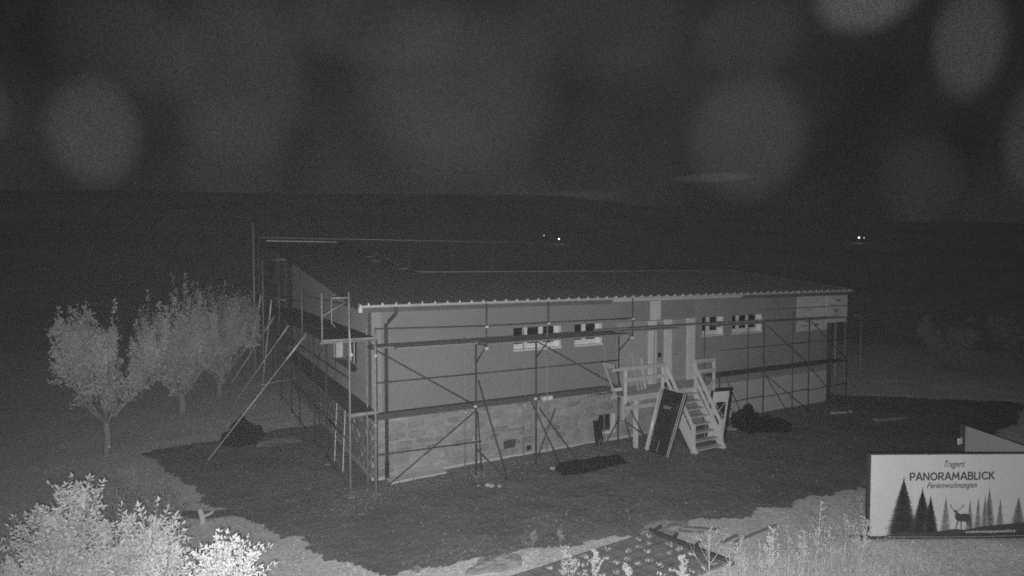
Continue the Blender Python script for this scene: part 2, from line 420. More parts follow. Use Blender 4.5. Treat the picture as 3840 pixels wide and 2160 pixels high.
# strip windows
for a, b, n in WINS:
    m = MB(); m.box(a, b, .17, .24, wb, wb+.17)                                    # deep white frame members
    pw = (b-a-.17*n)/n; x = a; pts = []
    for k in range(n):
        pts.append((x, x+pw)); m.box(x+pw, x+pw+.17, .17, .24, wb+.171, wt-.02); x += pw+.17
    m.box(a, b, .17, .24, wt-.019, wt)
    f = m.build('window', 'white_frame', house)
    MB().box(a-.02, b+.02, -.05, .169, wb-.035, wb+.012).build('sill', 'white_frame', f)
    MB().box(b-.03, b-.001, .0, .169, wb+.013, wt-.001).build('reveal', 'white_frame', f)
    for x0, x1 in pts: MB().box(x0, x1, .2, .22, wb+.171, wt-.02).build('pane', 'glass_dark', f)
# side window: white shutter leaf on the far half, dark glass on the near half
y0, y1, z0, z1 = SW
m = MB(); m.box(.28, .35, y0, y1, z0, z0+.08); m.box(.28, .35, y0, y0+.08, z0+.081, z1); m.box(.28, .35, y1-.12, y1-.041, z0+.081, z1); m.box(.28, .35, 3.3, 3.42, z0+.081, z1)
f = m.build('side_window', 'white_frame', house); f['label'] = 'low side window with a white far reveal'
MB().box(0.0, .36, y1-.04, y1-.001, z0+.001, z1).build('reveal', 'curtain', f); MB().box(.3, .32, y0+.08, y1-.12, z0+.081, z1).build('pane', 'glass_dark', f)
MB().box(-.09, .279, y0+.0, y1-.041, z0+.0, z0+.03).build('sill', 'roof_metal', f)
# loggia at the far end of the wing: slab, parapet pieces, small window
m = MB(); m.box(-.1, 4, 14.5, 20.2, 2.0, 2.2); m.build('loggia_slab', 'render_plaster', house)
f = MB().box(-.12, -.06, 14.7, 15.5, 2.0, 2.9).build('loggia_window', 'white_frame', house); MB().box(-.14, -.121, 14.85, 15.2, 2.25, 2.8).build('pane', 'glass_dark', f)
for yy in (17, 20.0): MB().box(-.05, .1, yy, yy+.15, 0, rz(yy)-.3).build('loggia_post', 'roof_wood', house)
# roof: standing seam pans, one object each, on a timber deck
m = MB()
m.poly([(-.5, -.6, rz(-.6)-.14), (-.5, 6.2, rz(6.2)-.14), (-.5, 6.2, rz(6.2)-.02), (-.5, -.6, rz(-.6)-.02)], (22.15, 0, 0))
m.poly([(-.5, 6.2, rz(6.2)-.14), (-.5, 20.7, rz(20.7)-.14), (-.5, 20.7, rz(20.7)-.02), (-.5, 6.2, rz(6.2)-.02)], (4.1, 0, 0))
m.poly([(3.6, 6.2, rz(6.2)-.14), (3.6, 12, 5.0), (3.6, 12, 5.1), (3.6, 6.2, rz(6.2)-.02)], (18.05, 0, 0))
roof = m.build('roof', 'roof_wood', house)
def pan_mesh(L):
    m = MB(); w = .378
    m.box(0, w, 0, L, 0, .006); m.box(-.007, .007, 0, L, .006, .017)
    return m.mesh('roof_pan', 'roof_metal')
ang = math.atan(SL); Lm, Lw = 6.85/math.cos(ang), 21.35/math.cos(ang); pm, pw_ = pan_mesh(Lm), pan_mesh(Lw)
x = -.5; k = 0
while x < 21.5:
    part('roof_pan', pw_ if x < 3.25 else pm, roof, (x+.008, -.64, rz(-.64)-.015), (ang, 0, 0)); x += .385
m = MB(); m.beam((3.62, 6.2, rz(6.2)+.03), (3.62, 20.7, rz(20.7)+.03), .1, .05); m.build('verge_flashing', 'roof_metal', roof)
m = MB(); m.beam((-.54, 20.73, rz(20.7)+.03), (3.65, 20.73, rz(20.7)+.03), .06, .06); m.build('ridge_flashing', 'zinc', roof)
m = MB(); m.beam((3.6, 6.22, rz(6.2)+.02), (21.65, 6.22, rz(6.2)+.02), .12, .05); m.build('ridge_flashing', 'roof_metal', roof)
m = MB(); m.beam((-.53, -.6, rz(-.6)-.05), (-.53, 20.7, rz(20.7)-.05), .04, .2); m.build('verge_board', 'roof_wood', roof)
m = MB(); m.beam((21.653, -.6, rz(-.6)-.05), (21.653, 6.2, rz(6.2)-.05), .04, .2); m.build('verge_board', 'roof_wood', roof)
for x_, y_ in ((3.9, 13.2), (3.8, 11.0), (3.72, 9.0), (3.4, 7.2), (3.1, 10.1), (3.3, 12)):       # snow guards glinting on the slope
    m = MB(); m.beam((x_-.25, y_, rz(y_)+.03), (x_+.12, y_, rz(y_)+.03), .02, .03); m.build('snow_guard', 'steel_pale', roof)
m = MB(); m.box(-.5, 21.65, -.56, .0, WZ+.003, WZ+.03); m.build('soffit', 'roof_wood', roof)
for a, b in ((-.5, 8.1), (14.45, 21.65)): MB().box(a, b, -.6, -.57, 4.93, rz(-.6)-.15).build('fascia_board', 'roof_wood', roof)
m = MB(); m.box(8.1, 14.45, -.71, -.68, 5.0, 5.135); fb = m.build('fascia_board', 'pale_board', roof); fb['label'] = 'pale new fascia board in front of the gutter'
# half round gutter with its brackets
def gutter(x0, x1, mname):
    m = MB(); pts = []
    for q in range(9):
        t = PI+PI*q/8; pts.append((-.67+.065*math.cos(t), 5.125+.065*math.sin(t)))
    for q in range(8):
        (ya, za), (yb, zb) = pts[q], pts[q+1]
        m.add([(x0, ya, za), (x1, ya, za), (x1, yb, zb), (x0, yb, zb), (x0, ya*1.0+.004, za+.004), (x1, ya+.004, za+.004), (x1, yb+.004, zb+.004), (x0, yb+.004, zb+.004)], MB.BF)
    m.tube([(x0, -.735, 5.13), (x1, -.735, 5.13)], .014, 8)
    return m.build('gutter', mname, house)
gt = gutter(-.52, 8.1, 'zinc'); gt2 = gutter(8.1, 21.65, 'zinc')
m = MB(); m.box(-.012, .012, -.03, .13, -.03, .0); m.box(-.02, .02, -.045, -.015, -.02, .045); br = m.mesh('gutter_bracket', 'clamp')
x = -.3
while x < 21.5: part('gutter_bracket', br, gt if x < 8.1 else gt2, (x, -.725, 5.155)); x += .385
m = MB(); m.box(-.54, -.5, -.74, -.6, 5.04, 5.17); m.box(-.56, -.46, -.72, -.62, 4.95, 5.08); m.build('gutter_end', 'zinc', gt)
# downpipe with swan neck
m = MB(); m.tube([(.5, -.64, 5.08), (.5, -.64, 4.9), (.48, -.6, 4.84), (.40, -.14, 4.58), (.38, -.09, 4.5), (.38, -.09, .55)], .05, 10)
dp = m.build('downpipe', 'steel_dark', house, smooth=True)
MB().tube([(.38, -.09, .56), (.38, -.09, .05)], .062, 10).build('standpipe', 'black_plastic', dp)
for z in (4.2, 2.6, 1.2): MB().tube([(.38, -.09, z), (.38, -.09, z+.05)], .058, 10).build('pipe_clip', 'steel_dark', dp)
MB().tube([(20.93, -.06, 4.9), (20.93, -.06, .2)], .055, 10).build('downpipe', 'steel_dark', house, smooth=True)
# loose wall wrap panels at the far right end, with faint print
for x0, x1, z0, z1 in ((18.7, 20.8, 3.36, 4.94), (20.05, 21.55, 3.72, 4.98)):
    yo = 0 if x0 < 19 else -.45
    p = MB().box(x0, x1, yo-.035, yo-.01, z0, z1).build('sheathing_panel', 'osb', house)
    m = MB()
    for q in range(10):
        xx = rs.uniform(x0+.2, x1-.5); zz = rs.uniform(z0+.15, z1-.2); m.box(xx, xx+rs.uniform(.1, .4), yo-.038, yo-.0355, zz, zz+rs.uniform(.03, .09))
    m.build('faded_print', 'print_faint', p)
MB().box(20.85, 21.65, -.03, .3, 4.95, WZ+.002).build('eave_beam', 'roof_wood', house)
MB().box(21.3, 21.5, 3.6, 3.8, 0, 5.2).build('carport_post', 'roof_wood', house)
# entrance: pale boards round the door opening
m = MB(); holes_wall(m, 8.8, 12.58, 1.86, 4.2, [(10.25, 10.62, 1, 5), (11.02, 11.37, 1, 5), (12.16, 12.57, 1, 5), (11.38, 12.15, 1, 3.95)], -.03, -.004)
m.build('entrance_cladding', 'wall_sheet', house)
for x0, x1, z1 in ((10.26, 10.61, 4.2), (11.03, 11.36, 4.22), (12.17, 12.56, 4.22)): MB().box(x0, x1, -.09, -.004, 1.86, z1).build('entrance_board', 'timber_pale', house)
MB().box(10.36, 10.84, -.05, -.004, 4.23, 4.93).build('entrance_board', 'timber_pale', house)
MB().tube([(10.5, -.1, 4.0), (10.47, -.11, 3.2), (10.48, -.1, 1.9)], .009, 6).build('cable', 'black_plastic', house)
dr = MB().box(11.385, 12.145, -.05, -.004, 1.87, 3.94).build('door', 'wall_sheet', house)
m = MB(); m.box(11.5, 12.02, -.062, -.051, 3.0, 3.72); m.build('door_panel', 'osb_dim', dr); m = MB(); m.box(11.5, 12.02, -.062, -.051, 2.05, 2.75); m.build('door_panel', 'osb_dim', dr)
MB().tube([(11.46, -.05, 2.9), (11.46, -.13, 2.9), (11.6, -.13, 2.9)], .012, 6).build('handle', 'black_plastic', dr)
MB().box(10.66, 10.98, -.04, -.0305, 2.7, 4.1).build('side_light', 'plaster_right', house)
MB().box(10.72, 10.86, -.07, -.041, 2.82, 2.99).build('letter_box', 'black_plastic', house)

# ------------------------------------------------------------------ timber porch with stair
porch = thing('timber_porch', 'raw timber entrance platform on posts with board railings and a steep stair', 'porch', (10.2, -.8, 0))
pz = 1.86; py = -1.25
x = 8.05
while x < 12.38: MB().box(x, x+.135, py, -.1, pz-.035, pz).build('deck_board', 'timber', porch); x += .145
for y_ in (py+.03, -.7, -.14): MB().box(8.05, 12.4, y_-.025, y_+.025, pz-.2, pz-.036).build('joist', 'timber', porch)
for x_ in (8.75, 10.1, 12.3): MB().box(x_-.06, x_+.06, py+.06, py+.18, 0, pz-.201).build('post', 'timber_pale', porch)
MB().box(8.12, 8.22, py+.06, py+.14, 1.05, pz-.201).build('post', 'timber', porch)
MB().beam((8.15, py+.1, 1.1), (8.8, py+.1, 1.64), .05, .1).build('strut', 'timber', porch)
MB().box(8.25, 9.95, py+.05, py+.09, 1.36, 1.5).build('lower_board', 'timber', porch)
def railing(x0, x1, y_, z0):
    for x_ in (x0, x1): MB().box(x_-.045, x_+.045, y_, y_+.06, z0-.25, z0+.98).build('rail_post', 'timber_pale', porch)
    for zz in (.48, .86): MB().box(x0-.05, x1+.05, y_-.03, y_-.001, z0+zz, z0+zz+.14).build('rail_board', 'timber', porch)
railing(8.2, 9.85, py-.02, pz); railing(11.42, 12.34, py-.02, pz)
m = MB(); m.beam((7.6, py-.05, 2.78), (8.2, py-.05, 2.80), .03, .09); m.build('rail_board', 'timber', porch)
m = MB(); m.beam((7.5, -.95, 3.0), (7.72, -1.3, 1.95), .07, .03, (1, 0, 0)); m.build('rail_board', 'timber', porch)
m = MB(); m.beam((8.15, -.15, 2.76), (8.15, py, 2.8), .03, .14); m.build('rail_board', 'timber', porch)
m = MB(); m.beam((12.33, py-.03, 2.05), (12.02, py-.03, 1.72), .03, .09); m.build('brace_board', 'timber', porch)
# stair towards the camera
sx0, sx1, sy0, sy1 = 10.0, 11.3, py-.0, -2.62
stair = MB()
for x_ in (sx0, sx1):
    MB().beam((x_, sy0, pz-.1), (x_, sy1-.05, .0), .05, .24, (0, 0, 1)).build('stringer', 'timber_pale', porch)
    MB().beam((x_, sy0-.0, pz+.86), (x_, sy1+.12, .92), .04, .13, (0, 0, 1)).build('handrail', 'timber_pale', porch)
    MB().beam((x_, sy0-.0, pz+.45), (x_, sy1+.12, .50), .03, .12, (0, 0, 1)).build('rail_board', 'timber_pale', porch)
    MB().box(x_-.05, x_+.05, sy1+.02, sy1+.14, -.02, 1.0).build('rail_post', 'timber_pale', porch)
for k in range(8):
    t = (k+.7)/8.3; y_ = sy0+(sy1-sy0)*t; z = pz*(1-t)+.0
    MB().box(sx0+.03, sx1-.03, y_-.13, y_+.11, z-.04, z).build('tread', 'timber', porch)
# things standing on and by the porch
for i, (a, b, lab) in enumerate((((9.35, -.75, 1.88), (9.72, -.1, 3.0), 'first loose lath leaning on the wall left of the entrance'), ((9.55, -.7, 1.88), (9.88, -.1, 2.85), 'second loose lath beside the tallest one by the entrance'), ((9.15, -.8, 1.88), (9.4, -.1, 3.1), 'loose lath furthest left against the entrance wall'))):
    tag(MB().beam(a, b, .08, .03, (0, 1, 0)).build('lath', 'timber_pale' if i == 1 else 'timber', loc=a), lab, 'lath', 'laths leaning at the entrance')
def blob(name, matn, c0, size, seed, label, cat, rough=.25, n=20, rot=0., sub=12):
    m = MB(); r2 = seed*7.3; ring = []
    for i in range(sub+1):
        ph = PI/2*i/sub
        for j in range(n):
            t = 2*PI*j/n; d = Vector((math.cos(t)*math.cos(ph), math.sin(t)*math.cos(ph), math.sin(ph)))
            q = 1+noise.noise(d*1.7+Vector((r2, 0, 0)))*rough*1.6+noise.noise(d*5+Vector((r2, 3, 0)))*rough*.7
            x, y = d.x*size[0]*q, d.y*size[1]*q; cr, sr = math.cos(rot), math.sin(rot)
            m.v.append((c0[0]+x*cr-y*sr, c0[1]+x*sr+y*cr, c0[2]+d.z*size[2]*q-.02))
    for i in range(sub):
        for j in range(n): m.f.append((i*n+j, i*n+(j+1) % n, (i+1)*n+(j+1) % n, (i+1)*n+j))
    m.f.append(tuple(range(n))[::-1])
    return tag(m.build(name, matn, loc=c0), label, cat)
blob('rubbish_bag', 'tarp', (10.75, -.62, 1.86), (.24, .13, .2), 3, 'small black bag lying on the porch in front of the door', 'bag')
# black wrapped slab with shiny edge strips, leaning on the stair
B0, B1, T0, T1 = Vector((8.86, -1.55, .02)), Vector((8.98, -2.48, .02)), Vector((9.80, -1.22, 1.98)), Vector((9.92, -2.30, 1.93))
nrm = (B1-B0).cross(T0-B0).normalized()
if nrm.dot(CAM-B0) < 0: nrm = -nrm
slab = thing('wrapped_door', 'tall black wrapped door with shiny metal edge strips leaning against the stair', 'door', tuple(B0))
MB().hexa([B0, B1, B1-nrm*.07, B0-nrm*.07], [T0, T1, T1-nrm*.07, T0-nrm*.07]).build('door_leaf', 'wrapped_black', slab)
def strip(u0, u1, v0, v1, name, mn, th=.012, par=slab, C=(B0, B1, T0, T1), N_=nrm):
    q = lambda u, v: (C[0]*(1-u)+C[1]*u)*(1-v)+(C[2]*(1-u)+C[3]*u)*v
    a = [q(u0, v0), q(u1, v0), q(u1, v1), q(u0, v1)]
    return MB().add([p+N_*.001 for p in a]+[p+N_*th for p in a], MB.BF).build(name, mn, par)
MB().tube([B0+nrm*.02, T0+nrm*.02], .05, 10).build('edge_strip', 'foil_edge', slab, smooth=True); strip(.07, .10, 0, 1, 'edge_strip', 'foil_edge', .02); strip(.9, .925, 0, 1, 'edge_strip', 'zinc', .02); strip(.975, 1.0, 0, 1, 'edge_strip', 'zinc', .03)
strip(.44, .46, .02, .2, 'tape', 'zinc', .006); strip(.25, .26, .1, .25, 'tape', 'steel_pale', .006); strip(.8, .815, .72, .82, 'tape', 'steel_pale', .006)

def text_obj(body, size, parent, mname, origin, xdir, ydir, name='lettering', shear=0, bold=0, width=None, align='CENTER', depth=.002):
    cu = bpy.data.curves.new(name, 'FONT'); cu.body = body; cu.size = size; cu.shear = shear; cu.offset = bold; cu.extrude = depth/2; cu.align_x = align; cu.resolution_u = 2
    tmp = bpy.data.objects.new('tmp', cu); COL.objects.link(tmp); bpy.context.view_layer.update()
    me = bpy.data.meshes.new_from_object(tmp.evaluated_get(bpy.context.evaluated_depsgraph_get())); COL.objects.unlink(tmp); bpy.data.objects.remove(tmp)
    me.name = name; me.materials.clear(); me.materials.append(MATS[mname])
    xd, yd = Vector(xdir).normalized(), Vector(ydir).normalized(); zd = xd.cross(yd).normalized(); yd = zd.cross(xd)
    xsv = [v.co.x for v in me.vertices]; sc = 1 if not width else width/(max(xsv)-min(xsv))
    off = world_loc(parent)
    for v in me.vertices: v.co = Vector(origin)+xd*v.co.x*sc+yd*v.co.y+zd*v.co.z-off
    o = bpy.data.objects.new(name, me); COL.objects.link(o); o.parent = parent; return o
q = lambda u, v: (B0*(1-u)+B1*u)*(1-v)+(T0*(1-u)+T1*u)*v
text_obj('NEW', .15, slab, 'print_grey', q(.42, .70)+nrm*.006, B1-B0, T0-B0, bold=.004)

# second frame with broken wired pane
B0, B1, T0, T1 = Vector((11.42, -1.68, .02)), Vector((12.2, -1.92, .02)), Vector((12.3, -1.17, 1.70)), Vector((13.13, -1.42, 1.71))
n2 = (B1-B0).cross(T0-B0).normalized()
if n2.dot(CAM-B0) < 0: n2 = -n2
fr = thing('leaning_door_frame', 'dark framed glazed door with taped pane leaning right of the stair', 'door', tuple(B0))
CC = (B0, B1, T0, T1)
MB().hexa([B0, B1, B1-n2*.05, B0-n2*.05], [T0, T1, T1-n2*.05, T0-n2*.05]).build('door_leaf', 'osb', fr)
for u0, u1, v0, v1 in ((0, .09, 0, 1), (.88, 1, 0, 1), (.09, .88, .93, 1)): strip(u0, u1, v0, v1, 'frame_bar', 'black_plastic', .05, fr, CC, n2)
strip(.3, .78, .28, .72, 'pane', 'black_plastic', .012, fr, CC, n2)
for u0, u1, v0, v1 in ((.26, .82, .72, .75), (.26, .82, .25, .28), (.24, .3, .28, .72), (.78, .84, .28, .72)): strip(u0, u1, v0, v1, 'glazing_bead', 'white_frame', .02, fr, CC, n2)
q2 = lambda u, v: (B0*(1-u)+B1*u)*(1-v)+(T0*(1-u)+T1*u)*v+n2*.02
for pts in (((.3, .68), (.5, .56), (.8, .74)), ((.5, .56), (.66, .48), (.74, .3)), ((.5, .56), (.3, .47))):
    MB().tube([q2(*p) for p in pts], .012, 5).build('tape', 'white_frame', fr)

# ------------------------------------------------------------------ scaffolds
def tubep(sc, name, pts, r=.026, mn='steel_dark'): return MB().tube(pts, r, 7).build(name, mn, sc, smooth=True)
def clampat(sc, p, s_=.045): return MB().box(p[0]-s_, p[0]+s_, p[1]-s_, p[1]+s_, p[2]-s_*.8, p[2]+s_*.8).build('coupler', 'clamp', sc)
def deckrow(sc, x0, x1, ys, z, mn='deck_steel', w=.31):
    for y_ in ys: MB().box(x0+.02, x1-.02, y_, y_+w, z-.05, z).build('deck_plank', mn, sc)
fs_ = thing('front_scaffold', 'steel tube scaffold along the front wall left of the porch', 'scaffold', (4, -.7, 0))
FX = [-.2, 2.8, 4.86, 8.1]
for i, x_ in enumerate(FX):
    tubep(fs_, 'standard', [(x_, -1.0, 0), (x_, -1.0, 4.55 if i == 0 else 4.0)], .03, 'steel_pale' if i == 0 else 'steel_dark')
    tubep(fs_, 'standard', [(x_-.03, -.27, 0), (x_-.03, -.27, 4.5)], .022, 'steel_pale')
    MB().box(x_-.09, x_+.09, -1.09, -.91, 0, .03).build('base_plate', 'steel_pale', fs_)
    for z in (2.0, 3.95): tubep(fs_, 'transom', [(x_, -1.0, z), (x_, -.27, z)], .024)
    if i:
        tubep(fs_, 'bracket', [(x_, -1.0, 3.35), (x_, -1.65, 3.93)], .022); tubep(fs_, 'bracket', [(x_, -1.0, 3.95), (x_, -1.7, 3.95)], .022)
        tubep(fs_, 'guard_post', [(x_, -1.7, 3.9), (x_, -1.7, 5.15)], .022); clampat(fs_, (x_, -1.72, 4.5), .035); clampat(fs_, (x_, -1.7, 3.88), .04)
        clampat(fs_, (x_-.05, -1.03, 2.1), .045); clampat(fs_, (x_-.02, -.29, 1.75), .03)
clampat(fs_, (.38, -.2, 4.62), .03); clampat(fs_, (-.2, -1.02, 3.8), .035)
for a, b in zip(FX, FX[1:]):
    deckrow(fs_, a, b, (-.97, -.63), 2.07); deckrow(fs_, a, b, (-1.0, -.66), 4.02, 'deck_mid')
    if a > 0: deckrow(fs_, a, b, (-1.68, -1.34), 4.02, 'deck_mid')
    MB().box(a+.03, b-.03, -1.04, -1.02, 2.08, 2.2).build('toe_board', 'deck_steel', fs_)
    for z in (3.05,): tubep(fs_, 'guard_rail', [(a, -1.03, z), (b, -1.03, z)], .02)
    tubep(fs_, 'guard_rail', [(a, -1.73 if a > 0 else -1.03, 4.52), (b, -1.73, 4.52)], .018)
tubep(fs_, 'guard_rail', [(-.2, -1.03, 1.08), (2.95, -1.03, 1.02)], .02); tubep(fs_, 'guard_rail', [(2.8, -.3, 1.03), (4.86, -.3, 1.0)], .014, 'steel_pale')
m = MB(); m.box(0.3, 2.7, -1.36, -1.05, 3.97, 4.02); m.build('deck_plank', 'deck_wood', fs_)
for a, b in (((-.15, -1.06, 3.92), (2.75, -1.06, 2.12)), ((.1, -1.06, .2), (2.75, -1.06, 1.95)), ((4.9, -1.1, 3.85), (8.05, -1.06, 2.15))): tubep(fs_, 'diagonal_brace', [a, b], .021)
for a, b in (((2.85, -1.05, 2.85), (3.45, -1.75, .03)), ((2.62, -1.35, .95), (3.4, -1.8, .03)), ((2.85, -1.0, 1.9), (3.1, -.75, .03)),
             ((4.7, -1.0, 2.0), (5.55, -1.3, .03)), ((5.4, -1.25, 1.75), (4.75, -1.1, .03)), ((4.95, -1.02, 1.8), (6.1, -1.6, .03)),
             ((8.12, -1.0, 2.1), (9.1, -1.5, .03)), ((8.1, -1.02, 1.9), (8.5, -1.3, .03)), ((8.3, -1.2, .95), (9.4, -1.5, .1)), ((8.15, -1.0, 1.1), (7.3, -1.1, .03)), ((7.8, -1.2, 2.9), (8.2, -1.05, 2.0))):
    tubep(fs_, 'raking_shore', [a, b], .024)
tubep(fs_, 'guard_post', [(4.86+.28, -1.2, 4.6), (4.86+.28, -1.2, 0.05)], .018, 'steel_pale')   # pale rope-like tube
MB().box(5.0, 5.35, -1.2, -1.05, 2.05, 2.16).build('coupler', 'clamp', fs_); MB().box(7.75, 8.1, -1.2, -1.05, 2.05, 2.15).build('coupler', 'clamp', fs_)
MB().box(7.3, 8.2, -.9, -.75, 1.86, 1.93).build('ledger_board', 'deck_wood', fs_)

rs_ = thing('right_scaffold', 'steel tube scaffold along the wall right of the porch', 'scaffold', (16, -.7, 0))
RX = [12.9, 15.35, 18.15, 20.75]
for i, x_ in enumerate(RX):
    tubep(rs_, 'standard', [(x_, -1.0, 0), (x_, -1.0, 4.0 if i else 2.2)], .026); tubep(rs_, 'standard', [(x_-.03, -.27, 0), (x_-.03, -.27, 4.3)], .02)
    MB().box(x_-.09, x_+.09, -1.09, -.91, 0, .03).build('base_plate', 'steel_pale', rs_)
    for z in (2.0, 3.95): tubep(rs_, 'transom', [(x_, -1.0, z), (x_, -.27, z)], .022)
for a, b in zip(RX, RX[1:]):
    deckrow(rs_, a, b, (-.97, -.63), 2.07); tubep(rs_, 'guard_rail', [(a, -1.03, 3.05), (b, -1.03, 3.05)], .016); tubep(rs_, 'guard_rail', [(a, -1.03, 1.03), (b, -1.03, 1.08)], .018)
    deckrow(rs_, a, b, (-.97, -.63), 4.0, 'deck_wood', .25)
tubep(rs_, 'guard_rail', [(15.3, -1.03, 4.5), (20.7, -1.03, 4.5)], .014)
for a, b in (((15.4, -1.06, 3.9), (18.1, -1.06, 2.1)), ((13.2, -1.06, 1.95), (14.3, -1.06, .1)), ((15.3, -1.1, 1.95), (16.4, -1.6, .03)), ((18.15, -1.1, 1.95), (19.6, -1.9, .03)), ((12.9, -1.05, 1.2), (14.2, -1.5, .03)), ((18.2, -1.06, 3.9), (20.7, -1.06, 2.1)), ((15.4, -1.06, 1.9), (18.1, -1.06, .2))):
    tubep(rs_, 'diagonal_brace', [a, b], .02)
for x_, y_ in ((21.2, -.2), (21.9, .3), (23.0, .5), (24.1, .4)): tubep(rs_, 'standard', [(x_, y_, 0), (x_, y_, 3.6)], .022, 'steel_pale')
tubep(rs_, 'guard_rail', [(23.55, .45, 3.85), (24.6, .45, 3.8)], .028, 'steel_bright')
for z in (1.95,): tubep(rs_, 'guard_rail', [(22.4, .45, z), (24.4, .5, z)], .02, 'steel_pale')
# loose planks bridging the entrance at the upper level
for i, (a, b, w, lab) in enumerate((((7.6, -1.55, 4.1), (10.6, -1.1, 4.02), .24, 'lowest left plank of the loose walkway above the entrance'), ((8.3, -1.2, 4.12), (13.4, -.8, 4.08), .26, 'long middle plank of the loose walkway above the entrance'), ((10.4, -.7, 4.06), (15.2, -.95, 4.08), .22, 'right hand plank of the loose walkway above the entrance'), ((7.2, -.9, 4.1), (12.9, -.55, 4.05), .2, 'rear plank of the loose walkway, nearest the wall above the entrance'))):
    tag(MB().beam(a, b, w, .045).build('scaffold_plank', 'deck_wood', loc=a), lab, 'plank', 'loose planks over the entrance')

ss = thing('side_scaffold', 'steel tube scaffold with raking tubes along the left gable side', 'scaffold', (-.5, 5, 0))
SY = [-.85, 2.2, 4.3, 7.3, 9.4, 12.4]
for i, y_ in enumerate(SY):
    tubep(ss, 'standard', [(-.85, y_, 0), (-.85, y_, 4.2 if i else 5.52)], .027, 'steel_pale' if i == 0 else 'steel_dark'); tubep(ss, 'standard', [(-.12, y_, 0), (-.12, y_, 4.2)], .021, 'steel_dark')
    MB().box(-.94, -.76, y_-.09, y_+.09, 0, .03).build('base_plate', 'steel_pale', ss)
    for z in (2.18, 4.2): tubep(ss, 'transom', [(-1.6 if z > 3 else -.85, y_, z), (-.12, y_, z)], .022, 'steel_pale' if i == 0 else 'steel_dark')
    if i in (0, 1, 3, 5): tubep(ss, 'guard_post', [(-1.55, y_, 4.15), (-1.55, y_, 5.5)], .022, 'steel_pale' if i == 0 else 'steel_mid')
for a, b in zip(SY, SY[1:]):
    for x_ in (-.82, -.47): MB().box(x_, x_+.31, a+.02, b-.02, 2.20, 2.25).build('deck_plank', 'deck_steel', ss)
    for x_ in (-1.5, -1.16, -.82, -.47): MB().box(x_, x_+.31, a+.02, b-.02, 4.23, 4.28).build('deck_plank', 'deck_steel', ss)
    for z in (3.2, 1.5, .25): tubep(ss, 'guard_rail', [(-.88, a, z), (-.88, b, z)], .02)
    if a > 2: tubep(ss, 'guard_rail', [(-1.57, a, 5.1), (-1.57, b, 5.1)], .012)
tubep(ss, 'guard_rail', [(-1.3, -.85, 5.37), (-.85, -.85, 5.37)], .026, 'steel_pale'); tubep(ss, 'guard_rail', [(-1.55, -.85, 4.9), (-.95, -.85, 5.25)], .018, 'steel_pale')
tubep(ss, 'guard_rail', [(-1.3, -.85, 5.37), (-1.3, -.85, 4.7), (-1.2, -.85, 4.6)], .016, 'steel_pale'); tubep(ss, 'guard_rail', [(-.85, -.86, 4.5), (-.8, -.86, 3.7)], .018, 'clamp')
MB().box(-1.55, -.15, -.93, -.86, 4.24, 4.29).build('toe_board', 'steel_pale', ss); MB().box(-.85, -.08, -.93, -.86, 2.2, 2.27).build('toe_board', 'steel_pale', ss)
clampat(ss, (-.82, -.88, 3.85), .04); clampat(ss, (-.2, -.95, 1.9), .04)
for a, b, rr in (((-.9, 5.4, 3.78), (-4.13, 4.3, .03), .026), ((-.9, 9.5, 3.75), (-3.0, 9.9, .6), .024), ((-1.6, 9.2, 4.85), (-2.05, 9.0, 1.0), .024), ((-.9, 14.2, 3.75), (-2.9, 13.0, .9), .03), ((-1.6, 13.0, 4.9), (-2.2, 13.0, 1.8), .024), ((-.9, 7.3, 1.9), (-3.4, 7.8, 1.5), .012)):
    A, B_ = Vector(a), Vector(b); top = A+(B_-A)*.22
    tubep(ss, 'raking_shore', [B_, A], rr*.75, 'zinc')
    if rr > .02: tubep(ss, 'painted_highlight', [A, top], rr*1.5, 'foil_edge')  # near-white sleeve added as a painted highlight on the tube's upper end
for a, b in (((-.9, 2.3, 3.9), (-.9, 4.2, 2.3)), ((-.9, 7.4, 3.9), (-.9, 9.3, 2.3)), ((-.9, .0, 2.1), (-.9, 2.2, .2))): tubep(ss, 'diagonal_brace', [a, b], .018)

bs = thing('rear_scaffold', 'rear scaffold whose guard rail shows above the roof', 'scaffold', (8, 21, 0))
x = -.9
for k in range(8):
    tubep(bs, 'standard', [(x, 21.0, terrain(x, 21)), (x, 21.0, 8.05)], .024, 'steel_pale'); tubep(bs, 'standard', [(x, 21.75, terrain(x, 21)), (x, 21.75, 6.1)], .024, 'steel_dark'); x += 3.07
tubep(bs, 'guard_rail', [(-.9, 21.0, 7.9), (20.6, 21.0, 7.95)], .03, 'zinc'); tubep(bs, 'guard_rail', [(-.9, 21.0, 7.4), (20.6, 21.0, 7.45)], .016, 'steel_dark')
tubep(bs, 'standard', [(-1.15, 21.2, 0), (-1.15, 21.2, 8.75)], .05, 'zinc'); tubep(bs, 'standard', [(-.75, 20.5, 0), (-.75, 20.5, 6.6)], .04, 'zinc')
for z in (6.55, 4.52): tubep(bs, 'guard_rail', [(-.75, 20.6, z), (-.35, 14.6, z)], .04, 'zinc')
tubep(bs, 'standard', [(-.6, 17.5, 0), (-.6, 17.5, 5.6)], .022, 'steel_dark')
k = 0
x = -.9
while k < 7: MB().box(x, x+3.0, 21.05, 21.7, 5.95, 6.0).build('deck_plank', 'deck_steel', bs); x += 3.07; k += 1

# ladder on the side scaffold
ldr = thing('ladder', 'pale aluminium ladder leaning inside the side scaffold', 'ladder', (-.5, 1.2, 0))
for y_ in (2.35, 1.2): MB().beam((-.38, y_+.55, 1.95), (-.6, y_, .02), .025, .06, (0, 1, 0)).build('rail', 'zinc', ldr)
for k in range(7):
    t = (k+.5)/7; MB().tube([(-.6+.22*t, 1.2+.55*t, 1.93*t), (-.6+.22*t, 2.35+.55*t, 1.93*t)], .014, 6).build('rung', 'steel_pale', ldr)

